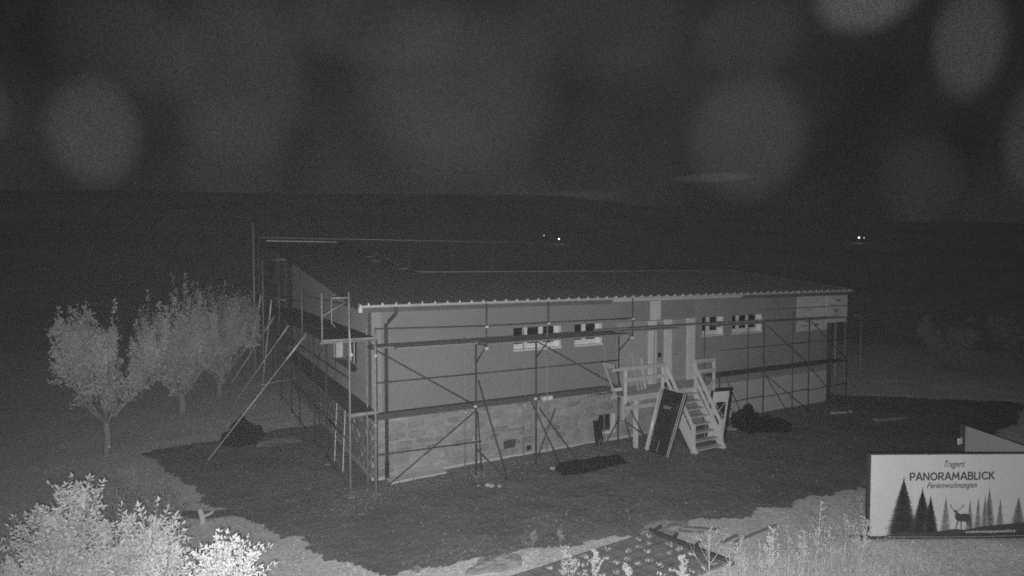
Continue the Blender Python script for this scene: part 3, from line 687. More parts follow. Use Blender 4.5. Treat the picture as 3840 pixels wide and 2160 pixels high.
# ------------------------------------------------------------------ heaps and loose things on the soil
def tarp_pile():
    m = MB(); nxx, nyy = 26, 10
    A = Vector((5.0, -2.05, 0)); Bv = Vector((7.35, -2.2, 0)); d = (Bv-A); nn = Vector((-d.y, d.x, 0)).normalized()
    for i in range(nxx+1):
        for j in range(nyy+1):
            t, s_ = i/nxx, j/nyy*2-1; wd = .36*(.55+.45*math.sin(PI*min(1, t*1.3+.12))**.5)
            prof = max(0, 1-s_*s_)**.45*min(1, 14*t+.1)*min(1, 14*(1-t)+.1)
            p = A+d*t+nn*(s_*wd*(1+.25*noise.noise(Vector((t*6, s_*2, 1)))))
            m.v.append((p.x+.1*noise.noise(Vector((t*9, s_*3, 7))), p.y, 0.05+.25*prof*(1+.22*noise.noise(Vector((t*8, s_*3, 3))))+.03*abs(noise.noise(Vector((t*30, s_*8, 3))))))
    for i in range(nxx):
        for j in range(nyy): a = i*(nyy+1)+j; m.f.append((a, a+nyy+1, a+nyy+2, a+1))
    return tag(m.build('tarpaulin_roll', 'tarp', loc=(6, -2.1, 0)), 'long flat black tarpaulin bundle lying on the soil before the plinth', 'tarpaulin')
tarp_pile()
blob('tarpaulin_heap', 'tarp', (14.0, -1.35, 0), (.55, .5, .8), 5, 'black crumpled heap taller than knee high right of the leaning door frame', 'heap', .3)
blob('tarpaulin_heap', 'tarp', (14.75, -1.75, .03), (.85, .5, .42), 9, 'low tail of black tarpaulin spreading right of the taller black heap', 'heap', .3, rot=-.4)
blob('tarpaulin_heap', 'tarp', (-2.95, 5.9, 0), (.7, .5, .75), 12, 'dark heap behind the left raking tubes at the soil edge', 'heap', .35)
blob('soil_heap', 'leaf_dim', (-1.9, 5.4, 0), (.8, .5, .18), 14, 'low pale heap beside the dark heap on the left', 'heap', .35)
m = MB(); m.hexa([(7.76, -.3, 0), (8.03, -.3, 0), (8.05, -.15, 0), (7.78, -.15, 0)], [(7.72, -.2, .82), (7.99, -.2, .82), (8.0, -.06, .82), (7.73, -.06, .82)])
bx = m.build('black_box', 'black_plastic', loc=(7.9, -.2, 0)); tag(bx, 'narrow black case standing upright against the plinth left of the basement window', 'case')
MB().tube([(7.82, -.31, .05), (7.84, -.31, .16), (7.9, -.31, .2), (7.96, -.31, .16), (7.98, -.31, .05)], .012, 5).build('handle', 'steel_pale', bx)
def rock(name, x, y, sz, mn, label, seed, cat='stone', group=None):
    o = blob(name, mn, (x, y, .02), (sz, sz*.7, sz*.5), seed, label, cat, .35, 10, seed, 5)
    if group: o['group'] = group
    return o
for i, (x_, y_, s_) in enumerate(((2.5, -1.8, .09), (2.75, -1.95, .16), (2.3, -1.95, .07), (3.0, -2.1, .1), (5.1, -1.6, .12))):
    rock('rubble_piece', x_, y_, s_, 'concrete', ('smallest', 'largest', 'left hand', 'right hand', 'lone')[i]+' pale lump of rubble on the soil before the plinth', 20+i, 'rubble', 'pale rubble lumps')
MB_w = MB().hexa([(19.4, -3.2, .04), (20.9, -3.5, .04), (20.9, -3.3, .04), (19.4, -3.0, .04)], [(19.4, -3.2, .14), (20.9, -3.5, .12), (20.9, -3.3, .12), (19.4, -3.0, .14)])
tag(MB_w.build('kerb_block', 'gravel', loc=(20, -3.2, 0)), 'pale long block lying on the soil beyond the house end', 'block')
tag(MB().hexa([(19.0, -1.6, .04), (20.0, -1.8, .04), (20.0, -1.65, .04), (19.0, -1.45, .04)], [(19.0, -1.6, .1), (20.0, -1.8, .1), (20.0, -1.65, .1), (19.0, -1.45, .1)]).build('board', 'timber', loc=(19.5, -1.6, 0)), 'short board lying near the foot of the right scaffold', 'board')
tag(MB().hexa([(13.2, -1.3, .03), (14.6, -1.6, .03), (14.6, -1.1, .03), (13.2, -.8, .03)], [(13.2, -1.3, .09), (14.6, -1.6, .09), (14.6, -1.1, .09), (13.2, -.8, .09)]).build('board', 'insulation', loc=(13.8, -1.2, 0)), 'pale sheet lying on the ground left of the black heap', 'sheet')
# pale stump with a side branch at the dark hollow, and the hollow edge
stp = thing('tree_stump', 'pale broken stump beside the dark hollow at the meadow edge', 'stump', (-4.38, -.74, 0))
MB().tube([(-4.38, -.74, -.02), (-4.40, -.72, .18), (-4.45, -.7, .34)], .07, 8, .055).build('stem', 'timber', stp); MB().tube([(-4.38, -.74, .15), (-4.2, -.76, .2), (-4.15, -.78, .26)], .035, 6, .03).build('branch', 'timber', stp)
def drift(pts, mn, name, z=.05):
    m = MB()
    for (x, y, r_) in pts:
        pass
m = MB(); P_ = [(-5.4, .45), (-4.9, -.15), (-4.4, -.62), (-3.7, -.75), (-3.2, -1.35), (-2.9, -1.9), (-2.75, -1.5), (-3.0, -.9), (-3.6, -.3), (-4.3, -.1), (-4.9, .35)]
m.add([(x, y, .035+ground_z(x, y)) for x, y in P_], [tuple(range(len(P_)))]); m.build('dark_hollow', 'soil', kind='structure')

# grass paver mat, edge beam and boards by the meadow
pav = thing('paver_mat', 'dark plastic grass paver mat with pale tufts laid beside the bright meadow', 'paver mat', (3, -7, 0))
ux, uy = Vector((.9986, .0526, 0)), Vector((.2, -.98, 0)).normalized()
O_ = Vector((4.6, -6.5, .07))
MB().hexa([O_-ux*5.2, O_, O_+uy*1.9, O_+uy*1.9-ux*5.2], [O_-ux*5.2+Vector((0, 0, .03)), O_+Vector((0, 0, .03)), O_+uy*1.9+Vector((0, 0, .03)), O_+uy*1.9-ux*5.2+Vector((0, 0, .03))]).build('mat_base', 'mat_grey', pav)
gm_ = MB()
for i in range(17):
    for j in range(7):
        a = O_-ux*(.05+.3*i)+uy*(.02+.27*j)+Vector((0, 0, .03)); 
        for s1, s2 in ((ux*-.28, Vector((0, 0, .03))), (uy*.25, Vector((0, 0, .03)))):
            gm_.beam(a+Vector((0, 0, .012)), a+s1+Vector((0, 0, .012)), .025, .024)
gm_.build('cell_grid', 'mat_rib', pav)
tf = MB(); rt2 = random.Random(5)
for i in range(17):
    for j in range(7):
        if rt2.random() < .35: continue
        c1 = O_-ux*(.2+.3*i)+uy*(.15+.27*j)
        for q in range(14): blade(tf, c1.x+rt2.gauss(0, .04), c1.y+rt2.gauss(0, .035), c1.z+.03, rt2.uniform(.02, .06), .01, .03, rt2.uniform(0, 6.3))
tt = tf.build('grass_tufts', 'grass', pav); tt['kind'] = 'stuff'
MB().beam(O_+ux*.06+uy*-.05+Vector((0, 0, .05)), O_+ux*.12+uy*2.0+Vector((0, 0, .05)), .07, .09).build('edge_beam', 'sign_post', pav)
for t, l in ((.05, .35), (.55, .28), (1.1, .3)): MB().beam(O_+ux*.1+uy*t+Vector((0, 0, .06)), O_+ux*(.1+l)+uy*(t-.12)+Vector((0, 0, .06)), .06, .05).build('edge_stub', 'deck_steel', pav)
for i, (a, b, w, lab) in enumerate((((5.55, -6.62, .06), (6.15, -7.1, .06), .1, 'upper dark board lying on the bright grass near the mat'), ((5.3, -6.72, .06), (5.75, -7.05, .06), .07, 'shorter dark board beside the upper one on the bright grass'), ((5.65, -7.62, .07), (6.3, -7.52, .07), .06, 'lower dark slat between the weeds and the mat'), ((6.0, -7.7, .05), (7.6, -7.55, .05), .04, 'thin long dark slat in the grass behind the weeds'))):
    tag(MB().beam(a, b, w, .04).build('board', 'deck_mid', loc=a), lab, 'board', 'dark boards in the grass')

# ------------------------------------------------------------------ banner sign
s0 = Vector((8.92, -8.98, 0)); sd_ = (Vector((12.53, -10.86, 0))-s0).normalized(); SLN = 4.07; up3 = Vector((0, 0, 1)); sn = sd_.cross(up3)
if sn.dot(CAM-s0) < 0: sn = -sn
sign = thing('banner_sign', 'large pale banner with fir trees, stag and PANORAMABLICK lettering on a frame', 'sign', tuple(s0))
def sp(u, v, d=0.): return s0+sd_*u+up3*v+sn*d
def sbox(u0, u1, v0, v1, d0, d1, name, mn, par=sign):
    return MB().hexa([sp(u0, v0, d0), sp(u1, v0, d0), sp(u1, v0, d1), sp(u0, v0, d1)], [sp(u0, v1, d0), sp(u1, v1, d0), sp(u1, v1, d1), sp(u0, v1, d1)]).build(name, mn, par)
ban = sbox(.0, SLN, .06, 1.93, -.02, 0, 'banner', 'banner')
sbox(-.07, -.005, 0, 1.98, -.06, .02, 'post', 'sign_post'); sbox(-.4, SLN, 0, .045, -.08, .03, 'base_rail', 'sign_post'); sbox(-.005, SLN, 1.931, 1.965, -.05, .01, 'top_rail', 'sign_post')
sbox(SLN-.03, SLN+.05, 0, 2.0, -.1, -.021, 'post', 'sign_post')
m = MB(); m.tube([sp(.4, .055, .035), sp(1.6, .045, .04), sp(2.6, .05, .045), sp(3.3, .06, .045), sp(SLN, .065, .04)], .006, 5); m.build('hem_rope', 'zinc', sign)
def px(x, y):                     # photograph-measured place on the banner -> panel coordinates
    u = (x-3274)/566*3.53; v = (2019-y-(x-3274)/566*4)/(319+(x-3274)/566*7)*1.9; return u, v
def flat(pts, name, mn, d=.004, th=.002):
    return MB().poly([sp(*px(*p), d) for p in pts], sn*th).build(name, mn, ban)
def fir(cx, top, base, hw, mn, seed, d, name='printed_fir'):
    r2 = random.Random(seed); L, Rr = [], []; n = max(8, int((base-top)/7))
    for i in range(n):
        t = (i+1)/n; y = top+(base-top)*t; w = hw*t**.85*r2.uniform(.85, 1.12)
        L += [(cx-w, y+3), (cx-w*.62, y+1)]; Rr += [(cx+w*r2.uniform(.9, 1.1), y+3), (cx+w*.62, y+1)]
    pts = [(cx, top-(base-top)*.08)]+L+Rr[::-1]
    m = MB(); P3 = [sp(*px(*p), d) for p in pts]                 # star shaped about the stem: fan of triangles
    ax = [sp(*px(cx, top+(base-top)*(i+1)/n), d) for i in range(n)]
    for i in range(n):
        prev = ax[i-1] if i else sp(*px(cx, top-(base-top)*.08), d)
        for side in (L, Rr):
            a, b = sp(*px(*side[2*i]), d), sp(*px(*side[2*i+1]), d)
            c1 = sp(*px(side[2*i][0]*.25+cx*.75, side[2*i][1]), d)
            m.add([prev, a, b, ax[i], c1], [(0, 1, 2), (0, 2, 3), (0, 1, 4)])
        m.add([sp(*px(cx, top+(base-top)*i/n-6), d), sp(*px(cx-hw*((i+1)/n)**.85*.86, top+(base-top)*(i+1)/n), d), sp(*px(cx+hw*((i+1)/n)**.85*.86, top+(base-top)*(i+1)/n), d)], [(0, 1, 2)])
        m.add([sp(*px(cx-1.2, top+(base-top)*i/n), d), sp(*px(cx+1.2, top+(base-top)*i/n), d), sp(*px(cx+1.2, base), d), sp(*px(cx-1.2, base), d)], [(0, 1, 2, 3)])
    return m.build(name, mn, ban)
for cx, tp, bs_, hw, mn, sd2, dd in ((3555, 1860, 1985, 26, 'print_soft', 1, .003), (3645, 1870, 1985, 22, 'print_soft', 2, .003), (3675, 1860, 1985, 20, 'print_soft', 21, .0035), (3716, 1825, 1980, 30, 'print_mid', 3, .003), (3757, 1865, 1980, 22, 'print_soft', 4, .003), (3825, 1860, 1965, 34, 'print_mid', 5, .003), (3700, 1850, 1980, 20, 'print_soft', 6, .0032), (3484, 1880, 1990, 30, 'print_soft', 31, .003),
                               (3397, 1790, 2012, 76, 'print_dark', 7, .006), (3467, 1830, 2010, 58, 'print_dark', 8, .0062), (3498, 1860, 2005, 42, 'print_dark', 9, .0066)):
    fir(cx, tp, bs_, hw, mn, sd2, dd)
flat([(3320, 2016), (3345, 2002), (3400, 1990), (3450, 1998), (3520, 1992), (3560, 1984), (3592, 1980), (3625, 1984), (3700, 1970), (3760, 1963), (3840, 1955), (3925, 1945), (3925, 2012), (3700, 2014), (3500, 2016)], 'printed_hill', 'print_dark', .008)
# stag silhouette: body, neck and head, legs, antlers
flat([(3589, 1925), (3592, 1918), (3586, 1915), (3583, 1910), (3589, 1907), (3596, 1909), (3600, 1918), (3612, 1922), (3628, 1920), (3642, 1923), (3648, 1932), (3647, 1946), (3640, 1950), (3625, 1951), (3605, 1951), (3594, 1945), (3589, 1935)], 'printed_stag', 'print_dark', .0085)
for pts in (((3597, 1949), (3602, 1949), (3595, 1982), (3592, 1982)), ((3610, 1950), (3614, 1950), (3615, 1983), (3612, 1983)), ((3628, 1950), (3636, 1948), (3640, 1962), (3637, 1964)), ((3641, 1945), (3647, 1944), (3651, 1980), (3648, 1980))): flat(pts, 'printed_leg', 'print_dark', .009)
def antler(pts): 
    m = MB()
    m.tube([sp(*px(*p), .009) for p in pts], .0075, 4); m.build('printed_antler', 'print_dark', ban)
for a in (((3589, 1908), (3578, 1900), (3573, 1893), (3575, 1884)), ((3575, 1897), (3571, 1887)), ((3596, 1908), (3607, 1903), (3615, 1896), (3616, 1886)), ((3616, 1895), (3623, 1884))): antler(a)
def stext(body, x, y, size, w, mn='print_text', **k):
    x2, y2 = x+20, y-20*.023
    a = Vector(sp(*px(x, y), .015)); return text_obj(body, size, sign, mn, a, Vector(sp(*px(x2, y2)))-Vector(sp(*px(x, y))), up3, width=w, **k)
GL = {'P': (.62, [((0, 0), (0, 1)), ((0, 1), (.4, 1), (.55, .9), (.58, .73), (.52, .56), (.38, .46), (0, .46))]), 'A': (.86, [((0, 0), (.36, 1), (.44, 1), (.8, 0)), ((.18, .3), (.62, .3))]),
      'N': (.78, [((0, 0), (0, 1), (.68, 0), (.68, 1))]), 'O': (.95, [tuple((.42+.42*math.cos(2*PI*q/14), .5+.5*math.sin(2*PI*q/14)) for q in range(15))]),
      'R': (.68, [((0, 0), (0, 1)), ((0, 1), (.4, 1), (.55, .9), (.58, .73), (.52, .56), (.38, .46), (0, .46)), ((.28, .46), (.6, 0))]), 'M': (.98, [((0, 0), (.1, 1), (.44, .25), (.78, 1), (.88, 0))]),
      'B': (.66, [((0, 0), (0, 1), (.36, 1), (.5, .9), (.5, .64), (.36, .54), (0, .54)), ((.36, .54), (.56, .42), (.56, .12), (.4, 0), (0, 0))]), 'L': (.52, [((0, 1), (0, 0), (.46, 0))]), 'I': (.16, [((0, 0), (0, 1))]),
      'C': (.84, [tuple((.45+.45*math.cos(2*PI*q/16), .5+.5*math.sin(2*PI*q/16)) for q in range(2, 15))]), 'K': (.66, [((0, 0), (0, 1)), ((.56, 1), (.04, .48)), ((.2, .6), (.6, 0))])}
def big_word(word, x0, y0, x1, y1, hgt, th, mn='print_text'):        # bold geometric capitals drawn as flat strokes
    P0, P1 = Vector(sp(*px(x0, y0), .006)), Vector(sp(*px(x1, y1), .006)); tot = sum(GL[c_][0] for c_ in word)+.2*(len(word)-1); xd = (P1-P0).normalized(); k_ = (P1-P0).length/tot; a = 0
    for c_ in word:
        m = MB(); lv = 0
        for st3 in GL[c_][1]:
            for q0, q1 in zip(st3, st3[1:]):
                A = P0+xd*((a+q0[0])*k_)+up3*(q0[1]*hgt)+sn*lv; B3 = P0+xd*((a+q1[0])*k_)+up3*(q1[1]*hgt)+sn*lv; d3 = (B3-A).normalized()*th*.35
                m.beam(A-d3, B3+d3, th, .002, sn); lv += .0003
        m.build('letter', mn, sign); a += GL[c_][0]+.2
big_word('PANORAMABLICK', 3421, 1791, 3731, 1783, .158, .034)
stext('Ferienwohnungen', 3572, 1819, .19, 1.16, shear=.45, bold=.0015)
stext('Tregers', 3577, 1738, .22, .47, shear=.45, bold=.001)
stext('www.ferienwohnungen-panoramablick.de', 3722, 1994, .085, 1.16, 'print_white', bold=.001); 
# second banner panel behind, at right angles
side = thing('side_banner', 'plain grey banner panel running back behind the printed sign', 'banner', (12.62, -10.7, 0))
a, b = Vector((13.69, -8.7, 0)), Vector((12.62, -10.72, 0)); dd = (b-a).normalized(); n3 = Vector((-dd.y, dd.x, 0))
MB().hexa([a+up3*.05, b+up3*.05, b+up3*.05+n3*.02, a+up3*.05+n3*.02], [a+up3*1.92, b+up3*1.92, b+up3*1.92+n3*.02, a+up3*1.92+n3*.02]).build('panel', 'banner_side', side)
MB().box(a.x-.09, a.x+.0, a.y-.02, a.y+.07, 0, 1.97).build('post', 'sign_post', side)
pl = MB().box(a.x-.36, a.x-.18, a.y-.03, a.y-.0, 1.46, 1.62).build('small_plate', 'banner', side); MB().box(a.x-.18, a.x-.09, a.y-.02, a.y, 1.52, 1.56).build('arm', 'sign_post', pl)

# ------------------------------------------------------------------ vegetation
def leaf(mb, p, d, L, w, r2):
    d = d.normalized(); s_ = d.cross(Vector((r2.uniform(-1, 1), r2.uniform(-1, 1), r2.uniform(-1, 1)))).normalized()*w
    n_ = d.cross(s_).normalized()*L*.12
    k = len(mb.v); mb.v += [tuple(p), tuple(p+d*L*.5+s_+n_), tuple(p+d*L), tuple(p+d*L*.5-s_+n_)]; mb.f.append((k, k+1, k+2, k+3))
def grow(mb, p, d, L, r, depth, r2, tips, upw=.35, spread=.5):
    pts = [p]; q = Vector(p); d = d.normalized()
    for i in range(4):
        d = (d+Vector((r2.uniform(-.16, .16), r2.uniform(-.16, .16), r2.uniform(-.05, .12)+upw*.2))).normalized(); q = q+d*L/4; pts.append(q.copy())
    mb.tube(pts, r, 5, r*.6, cap=False)
    tips.append((pts, depth))
    if depth > 0:
        for k in range(r2.choice((2, 3, 3))):
            a = r2.uniform(0, 2*PI); nd = (d+Vector((math.cos(a), math.sin(a), r2.uniform(0, .3)))*spread*r2.uniform(.6, 1.3)).normalized()
            grow(mb, pts[r2.choice((2, 3, 4))], nd, L*r2.uniform(.6, .85), r*.58, depth-1, r2, tips, upw, spread)
def tree(name, label, base, trunk_h, reach, H, seed, nlimb=4, nsh=150, leaves=30, ls=.11, lean=(0, 0), mats=('bark', 'leaf_tree'), cat='tree', group='orchard trees left of the house', flat_=1., lowest=None):
    r2 = random.Random(seed); B = Vector(base); o = thing(name, label, cat, tuple(base), group)
    tr = MB(); top = B+Vector((lean[0], lean[1], trunk_h)); tr.tube([B-Vector((0, 0, .1)), B+(top-B)*.5+Vector((.04, .03, 0)), top], .11*H/5.5, 8, .08*H/5.5)
    tips = []; 
    for k in range(nlimb):
        a = 2*PI*k/nlimb+r2.uniform(-.4, .4); d = Vector((math.cos(a), math.sin(a)*flat_, r2.uniform(.5, 1.1)))
        grow(tr, top-Vector((0, 0, r2.uniform(0, .2))), d, reach*.75, .055*H/5.5, 2, r2, tips)
    tr.build('trunk', mats[0], o, smooth=True)
    sh = MB(); lf = MB()
    pool = [q_ for pts, dp in tips for q_ in pts[1:]]
    for k in range(nsh):
        p = r2.choice(pool); hz = Vector((p.x-B.x, p.y-B.y)).length
        cl = noise.noise(Vector((p.x*1.6, p.y*1.6, p.z*.8+seed)))                       # clumps and gaps
        if cl < -.12 and r2.random() < .8: continue
        spire = max(0, noise.noise(Vector((p.x*2.4+seed, p.y*2.4, 4.)))) 
        env = H*(.66+.75*spire+r2.uniform(-.08, .1))*(1-.2*(hz/(reach*1.7))**2)
        L = min(max(.3, B.z+env-p.z), 1.5+spire*3)*r2.uniform(.5, 1); up_ = r2.random() < .93
        d = Vector((r2.uniform(-.16, .16), r2.uniform(-.16, .16), 1)).normalized() if up_ else Vector((p.x-B.x, p.y-B.y, r2.uniform(-.5, .3))).normalized()
        if not up_: L = min(L, .5)
        if hz > reach*1.45: continue
        e = p+d*L; mid = p+d*L*.5+Vector((r2.uniform(-.05, .05), r2.uniform(-.05, .05), 0)); sh.tube([p, mid, e], .011, 3, .004, cap=False)
        for j in range(leaves):
            t = r2.random(); sg_ = .085*(1-t)+.028
            c1 = p.lerp(e, t)+Vector((r2.gauss(0, 1), r2.gauss(0, 1), r2.gauss(0, 1)))*sg_
            leaf(lf, c1, d*.8+Vector((r2.uniform(-1, 1), r2.uniform(-1, 1), r2.uniform(-.6, .5))), ls*r2.uniform(.7, 1.35), ls*.27, r2)
    tw_ = sh.build('twigs', mats[0], o); tw_['kind'] = 'stuff'; f = lf.build('crown', mats[1], o)
    return o
tree('orchard_tree', 'nearest leftmost orchard tree with forked trunk', (-7.05, 6.83, 0), 1.15, 2.15, 5.9, 3, nlimb=7, nsh=300, leaves=56, ls=.10)
tree('orchard_tree', 'tall orchard tree with a single spire of shoots, middle of the row', (-4.9, 11.9, 0), .8, 1.75, 8.7, 5, nlimb=6, nsh=300, leaves=56, ls=.11)
tree('orchard_tree', 'orchard tree close behind the raking scaffold tubes', (-3.35, 15.0, 0), .8, 1.6, 8.0, 8, nlimb=6, nsh=240, leaves=54, ls=.12)
tree('orchard_tree', 'dim tree just left of the rear scaffold corner', (-2.6, 20.5, 0), 1.2, 1.4, 8.6, 14, nlimb=5, nsh=260, leaves=32, ls=.15)
for i, (b, H, rc, lab) in enumerate((((38.5, -1.0), 3.4, 2.6, 'dim broad bush on the slope right of the house, tallest of the mass'), ((41, -4.2), 2.7, 2.4, 'dim low bush at the right of the far bush mass'), ((35.5, 2.0), 2.2, 2.0, 'dim small bush nearest the right house end'))):
    tree('far_bush', lab, (b[0], b[1], terrain(*b)), .12, rc, H, 30+i, nlimb=9, nsh=260, leaves=34, ls=.16, mats=('leaf_dim', 'leaf_mid'), cat='bush', group='bushes on the far slope')

def bush(name, label, base, tops, seed, mn, ls=.11, dens=1., group='foreground bushes'):
    # many-stemmed shrub: stems rise from the base to each top; leafy side twigs all along
    r2 = random.Random(seed); o = thing(name, label, 'bush', tuple(base), group); B = Vector(base); st_ = MB(); lf = MB()
    for (tx, ty, tz, rad) in tops:
        T = Vector((tx, ty, tz)); a0 = B+Vector((r2.uniform(-.5, .5), r2.uniform(-.5, .5), 0)); md = a0.lerp(T, .5)+Vector((r2.uniform(-.2, .2), r2.uniform(-.2, .2), .15))
        st_.tube([a0, md, T], .02, 5, .006, cap=False)
        for k in range(int(95*dens*rad/.5)):
            t = r2.uniform(.3, 1)**.8; c0 = (a0.lerp(md, t*2) if t < .5 else md.lerp(T, t*2-1)); rr = rad*(1.15-t*.75)
            d = Vector((r2.gauss(0, 1), r2.gauss(0, 1), r2.gauss(.5, .7))).normalized(); p = c0+d*rr*r2.random()**.5
            tw = Vector((d.x, d.y, d.z+.5)).normalized(); L = r2.uniform(.15, .32)
            st_.tube([p, p+tw*L], .0035, 3, .002, cap=False)
            s_ = tw.cross(Vector((r2.uniform(-1, 1), r2.uniform(-1, 1), r2.uniform(-1, 1)))).normalized()
            for j in range(4):                                          # opposite leaflets and a terminal one
                c1 = p+tw*L*(.25+.25*j)
                for sg in (1, -1): leaf(lf, c1, tw*.7+s_*sg, ls*r2.uniform(.7, 1.2), ls*.21, r2)
            leaf(lf, p+tw*L, tw, ls*1.2, ls*.22, r2)
    st_.build('stems', 'bark', o); lf.build('foliage', mn, o); return o
bush('foreground_bush', 'wide pale leafy bush filling the lower left corner', (-5.9, -6.3, 0), [(-6.29, -5.3, 2.5, .5), (-6.03, -5.4, 2.45, .45), (-6.75, -5.1, 1.9, .6), (-6.9, -5.5, 1.5, .6), (-5.55, -6.0, 2.1, .45), (-5.15, -6.4, 2.15, .5), (-5.0, -6.6, 1.9, .5), (-5.7, -6.3, 1.7, .6), (-6.4, -6.2, 1.7, .6), (-4.9, -7.0, 1.75, .5), (-6.0, -6.8, 1.6, .6), (-5.3, -7.3, 1.7, .5), (-7.3, -5.5, 1.45, .55), (-7.0, -6.1, 1.5, .5), (-4.75, -7.5, 1.7, .4), (-5.0, -8.0, 1.6, .4)], 41, 'leaf_bush', .08, 1.5)
bush('foreground_bush', 'brightest bush with fine twigs right of the wide one', (-4.25, -8.8, 0), [(-4.32, -8.62, 2.6, .28), (-4.12, -8.75, 2.55, .26), (-4.45, -8.7, 2.3, .32), (-4.2, -9.0, 2.2, .35), (-4.55, -8.9, 2.05, .35), (-4.08, -9.1, 1.95, .3), (-4.0, -8.9, 2.1, .2), (-4.6, -8.5, 2.2, .3), (-3.95, -9.1, 1.8, .22), (-4.4, -9.1, 1.7, .35)], 43, 'leaf_bright', .062, 2.2)

bush('young_bush', 'dim young bush standing behind the wide foreground bush', (-5.6, -3.0, 0), [(-5.9, -2.9, 1.55, .4), (-5.4, -3.1, 1.4, .4), (-5.0, -2.8, 1.2, .35)], 47, 'leaf_dim', .08, .6)
def weed(name, label, base, H, seed, nb=14, leafy=1., spread=.5, mn='weed', group='tall weeds in the foreground'):
    r2 = random.Random(seed); B = Vector(base); o = thing(name, label, 'weed', tuple(base), group); st_ = MB(); lf = MB()
    lean = Vector((r2.uniform(-.12, .12), r2.uniform(-.12, .12), 0)); T = B+lean*H+Vector((0, 0, H))
    st_.tube([B, B.lerp(T, .5)+Vector((r2.uniform(-.03, .03), 0, 0)), T], .009, 5, .0035, cap=False)
    for k in range(nb):
        t = .25+.7*(k+r2.random())/nb; a = r2.uniform(0, 2*PI); L = spread*H*(1.2-t)*r2.uniform(.6, 1.1); p = B.lerp(T, t)
        d = Vector((math.cos(a), math.sin(a), r2.uniform(.7, 1.4))).normalized(); m1 = p+d*L*.45; e = m1+(d+Vector((0, 0, .55))).normalized()*L*.55
        st_.tube([p, m1, e], .0055, 4, .0025, cap=False)
        for q in range(3):
            t2 = r2.uniform(.35, .95); p2 = p.lerp(m1, t2*2) if t2 < .5 else m1.lerp(e, t2*2-1); e2 = p2+(d+Vector((r2.uniform(-.7, .7), r2.uniform(-.7, .7), .6))).normalized()*L*.3
            st_.tube([p2, e2], .003, 3, .002, cap=False)
            for j in range(int(5*leafy)): leaf(lf, p2.lerp(e2, r2.random()), Vector((r2.uniform(-1, 1), r2.uniform(-1, 1), r2.uniform(-.2, 1))), .045*r2.uniform(.6, 1.3), .008, r2)
    st_.build('stalk', mn, o)
    if lf.f: lf.build('leaves', mn, o)
    return o
weed('tall_weed', 'feathery weed at the bottom edge, leftmost of the foreground weeds', (1.65, -7.62, 0), .86, 1, 18, 2.2, .5)
weed('tall_weed', 'second feathery weed with drooping side sprays, left group', (1.98, -7.9, 0), .84, 2, 16, 2.2, .45)
weed('tall_weed', 'small feathery weed between the left group and the bare branched one', (2.5, -8.3, 0), .68, 3, 14, 2.2, .4)
weed('tall_weed', 'dense pointed weed just left of the bare branched one', (3.3, -8.8, 0), .9, 4, 18, 2, .4)
weed('tall_weed', 'bare branched candelabra weed, widest of the foreground weeds', (3.88, -8.95, 0), 1.22, 5, 12, .3, .85)
weed('tall_weed', 'upright thick bright weed with twisted top', (5.05, -9.45, 0), 1.2, 6, 26, 1.4, .35)
weed('tall_weed', 'tallest thin stalk near the banner sign', (6.46, -9.35, 0), 1.5, 7, 12, .6, .3)
proto = [weed('dry_stalk', 'thin dry stalk in the thicket of stalks left of the banner sign', (4.3, -9.1, 0), .95, 60, 10, .6, .4, group='dry stalks left of the banner sign'),
         weed('dry_stalk', 'thin dry stalk in the thicket of stalks left of the banner sign', (5.6, -9.35, 0), 1.05, 61, 8, .4, .3, group='dry stalks left of the banner sign'),
         weed('dry_stalk', 'thin dry stalk in the thicket of stalks left of the banner sign', (6.1, -9.2, 0), .9, 62, 12, .8, .35, group='dry stalks left of the banner sign')]
r2 = random.Random(77)
for k in range(20):
    p = r2.choice(proto); t = r2.random(); x, y = 4.0+t*3.9+r2.uniform(-.2, .2), -9.1-.5*t+r2.uniform(-.35, .35)
    o = p.copy(); COL.objects.link(o); o.location = (x, y, 0); o.rotation_euler = (0, 0, r2.uniform(0, 6.28)); s_ = r2.uniform(.6, 1.05); o.scale = (s_, s_, s_)
    for ch in list(p.children):
        c1 = ch.copy(); COL.objects.link(c1); c1.parent = o
# thin upright grass in that corner
gb = MB()
for k in range(2600):
    t = r2.random(); x, y = 3.6+t*5.6+r2.uniform(-.6, .6), -8.7-1.0*t+r2.uniform(-.9, .7)
    blade(gb, x, y, 0, r2.uniform(.08, .3), .003, r2.uniform(0, .12), r2.uniform(0, 6.3))
gb.build('long_grass', 'dry_grass', kind='stuff')
# a few leafy seedlings at the soil edge
weed('seedling', 'pale seedling at the edge of the soil above the paver mat', (1.95, -5.7, 0), .38, 70, 10, 1, .5, 'leaf_mid', group='seedlings at the soil edge')
weed('seedling', 'bushy seedling right of the thin one at the soil edge', (2.6, -5.85, 0), .3, 71, 12, 1, .6, 'leaf_mid', group='seedlings at the soil edge')
rock('pale_stone', -.6, -5.35, .13, 'gravel', 'pale stone at the soil edge near the bottom of the view', 80)
blob('grass_hummock', 'leaf_mid', (.9, -5.95, 0), (.6, .25, .16), 81, 'low grassy hummock at the soil edge left of the seedlings', 'hummock', .3)
blob('grass_hummock', 'leaf_mid', (5.0, -6.35, 0), (.7, .3, .18), 82, 'pale grassy hummock where the bright meadow begins', 'hummock', .3)

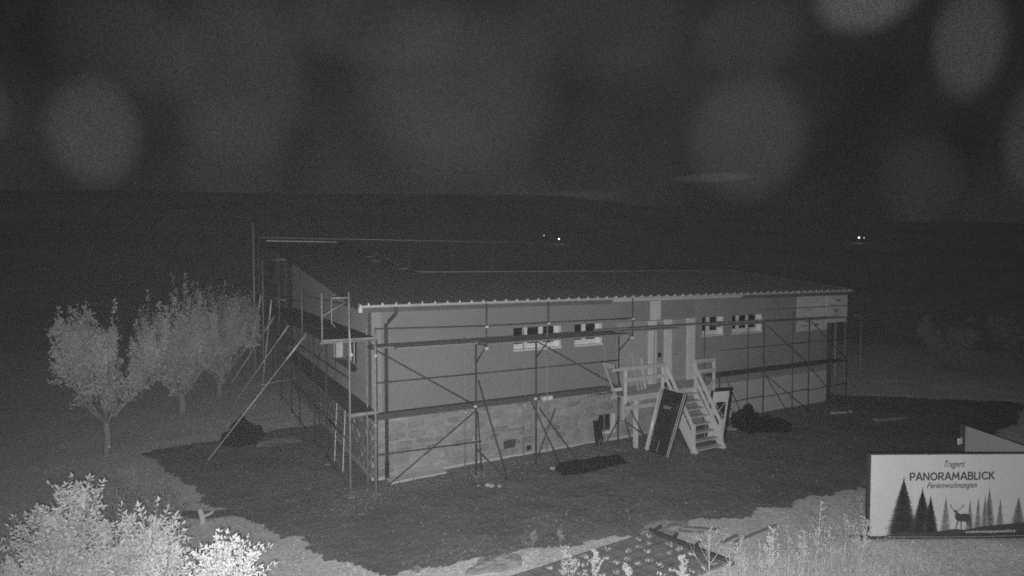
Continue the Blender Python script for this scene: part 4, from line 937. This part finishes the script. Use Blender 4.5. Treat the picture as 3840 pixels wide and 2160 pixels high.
# reflector stake by the nearest orchard tree
stk = thing('marker_stake', 'tiny stake with a bright reflector at the foot of the nearest orchard tree', 'marker', (-6.95, 6.6, 0)); MB().box(-6.96, -6.94, 6.59, 6.61, 0, .3).build('stake', 'sign_post', stk); MB().tube([(-6.95, 6.575, .27), (-6.95, 6.59, .27)], .04, 8).build('reflector', 'clamp', stk)

# village lamps across the valley
def far_lamp(px_, py_, r_, mn, label):
    d = (fw+rt*((px_-1920)/2234.75)-up*((py_-1080)/2234.75)); d.normalize(); t = 150.
    while t < 880:
        p = CAM+d*t
        if terrain(p.x, p.y)+4.5 > p.z: break
        t += 1.
    o = thing('street_lamp', label, 'street lamp', (p.x, p.y, terrain(p.x, p.y)), 'village lamps across the valley')
    MB().tube([(p.x, p.y, terrain(p.x, p.y)), (p.x, p.y, p.z-r_)], .08, 6).build('pole', 'sign_post', o)
    m = MB(); sg = 8
    for i in range(5):
        ph = PI*i/4-PI/2
        for j in range(sg): m.v.append((p.x+r_*math.cos(ph)*math.cos(2*PI*j/sg), p.y+r_*math.cos(ph)*math.sin(2*PI*j/sg), p.z+r_*math.sin(ph)))
    for i in range(4):
        for j in range(sg): m.f.append((i*sg+j, i*sg+(j+1) % sg, (i+1)*sg+(j+1) % sg, (i+1)*sg+j))
    m.build('globe', mn, o)
far_lamp(2040, 883, .35, 'lamp_faint', 'faint village lamp, left of the two above the roof')
far_lamp(2096, 896, .45, 'lamp_glow', 'bright village lamp, right of the two above the roof')
far_lamp(3221, 891, .62, 'lamp_glow', 'brightest village lamp above the right end of the house')
far_lamp(3240, 892, .4, 'lamp_faint', 'faint village lamp touching the brightest one on its right')

# ------------------------------------------------------------------ thin haze added to lift the blacks like lens veil, lit by the floodlight
HZ = 9.5e-5
hm = bpy.data.materials.new('added_haze'); hm.use_nodes = True; t = hm.node_tree
for n_ in list(t.nodes): t.nodes.remove(n_)
pv = t.nodes.new('ShaderNodeVolumePrincipled'); pv.inputs['Color'].default_value = (1, 1, 1, 1); pv.inputs['Density'].default_value = HZ; pv.inputs['Anisotropy'].default_value = 0
ou = t.nodes.new('ShaderNodeOutputMaterial'); t.links.new(pv.outputs[0], ou.inputs['Volume'])
MATS['added_haze'] = hm
hz = MB().box(-1700, 1700, -1700, 1700, -17, 330).build('added_haze', 'added_haze', kind='stuff')
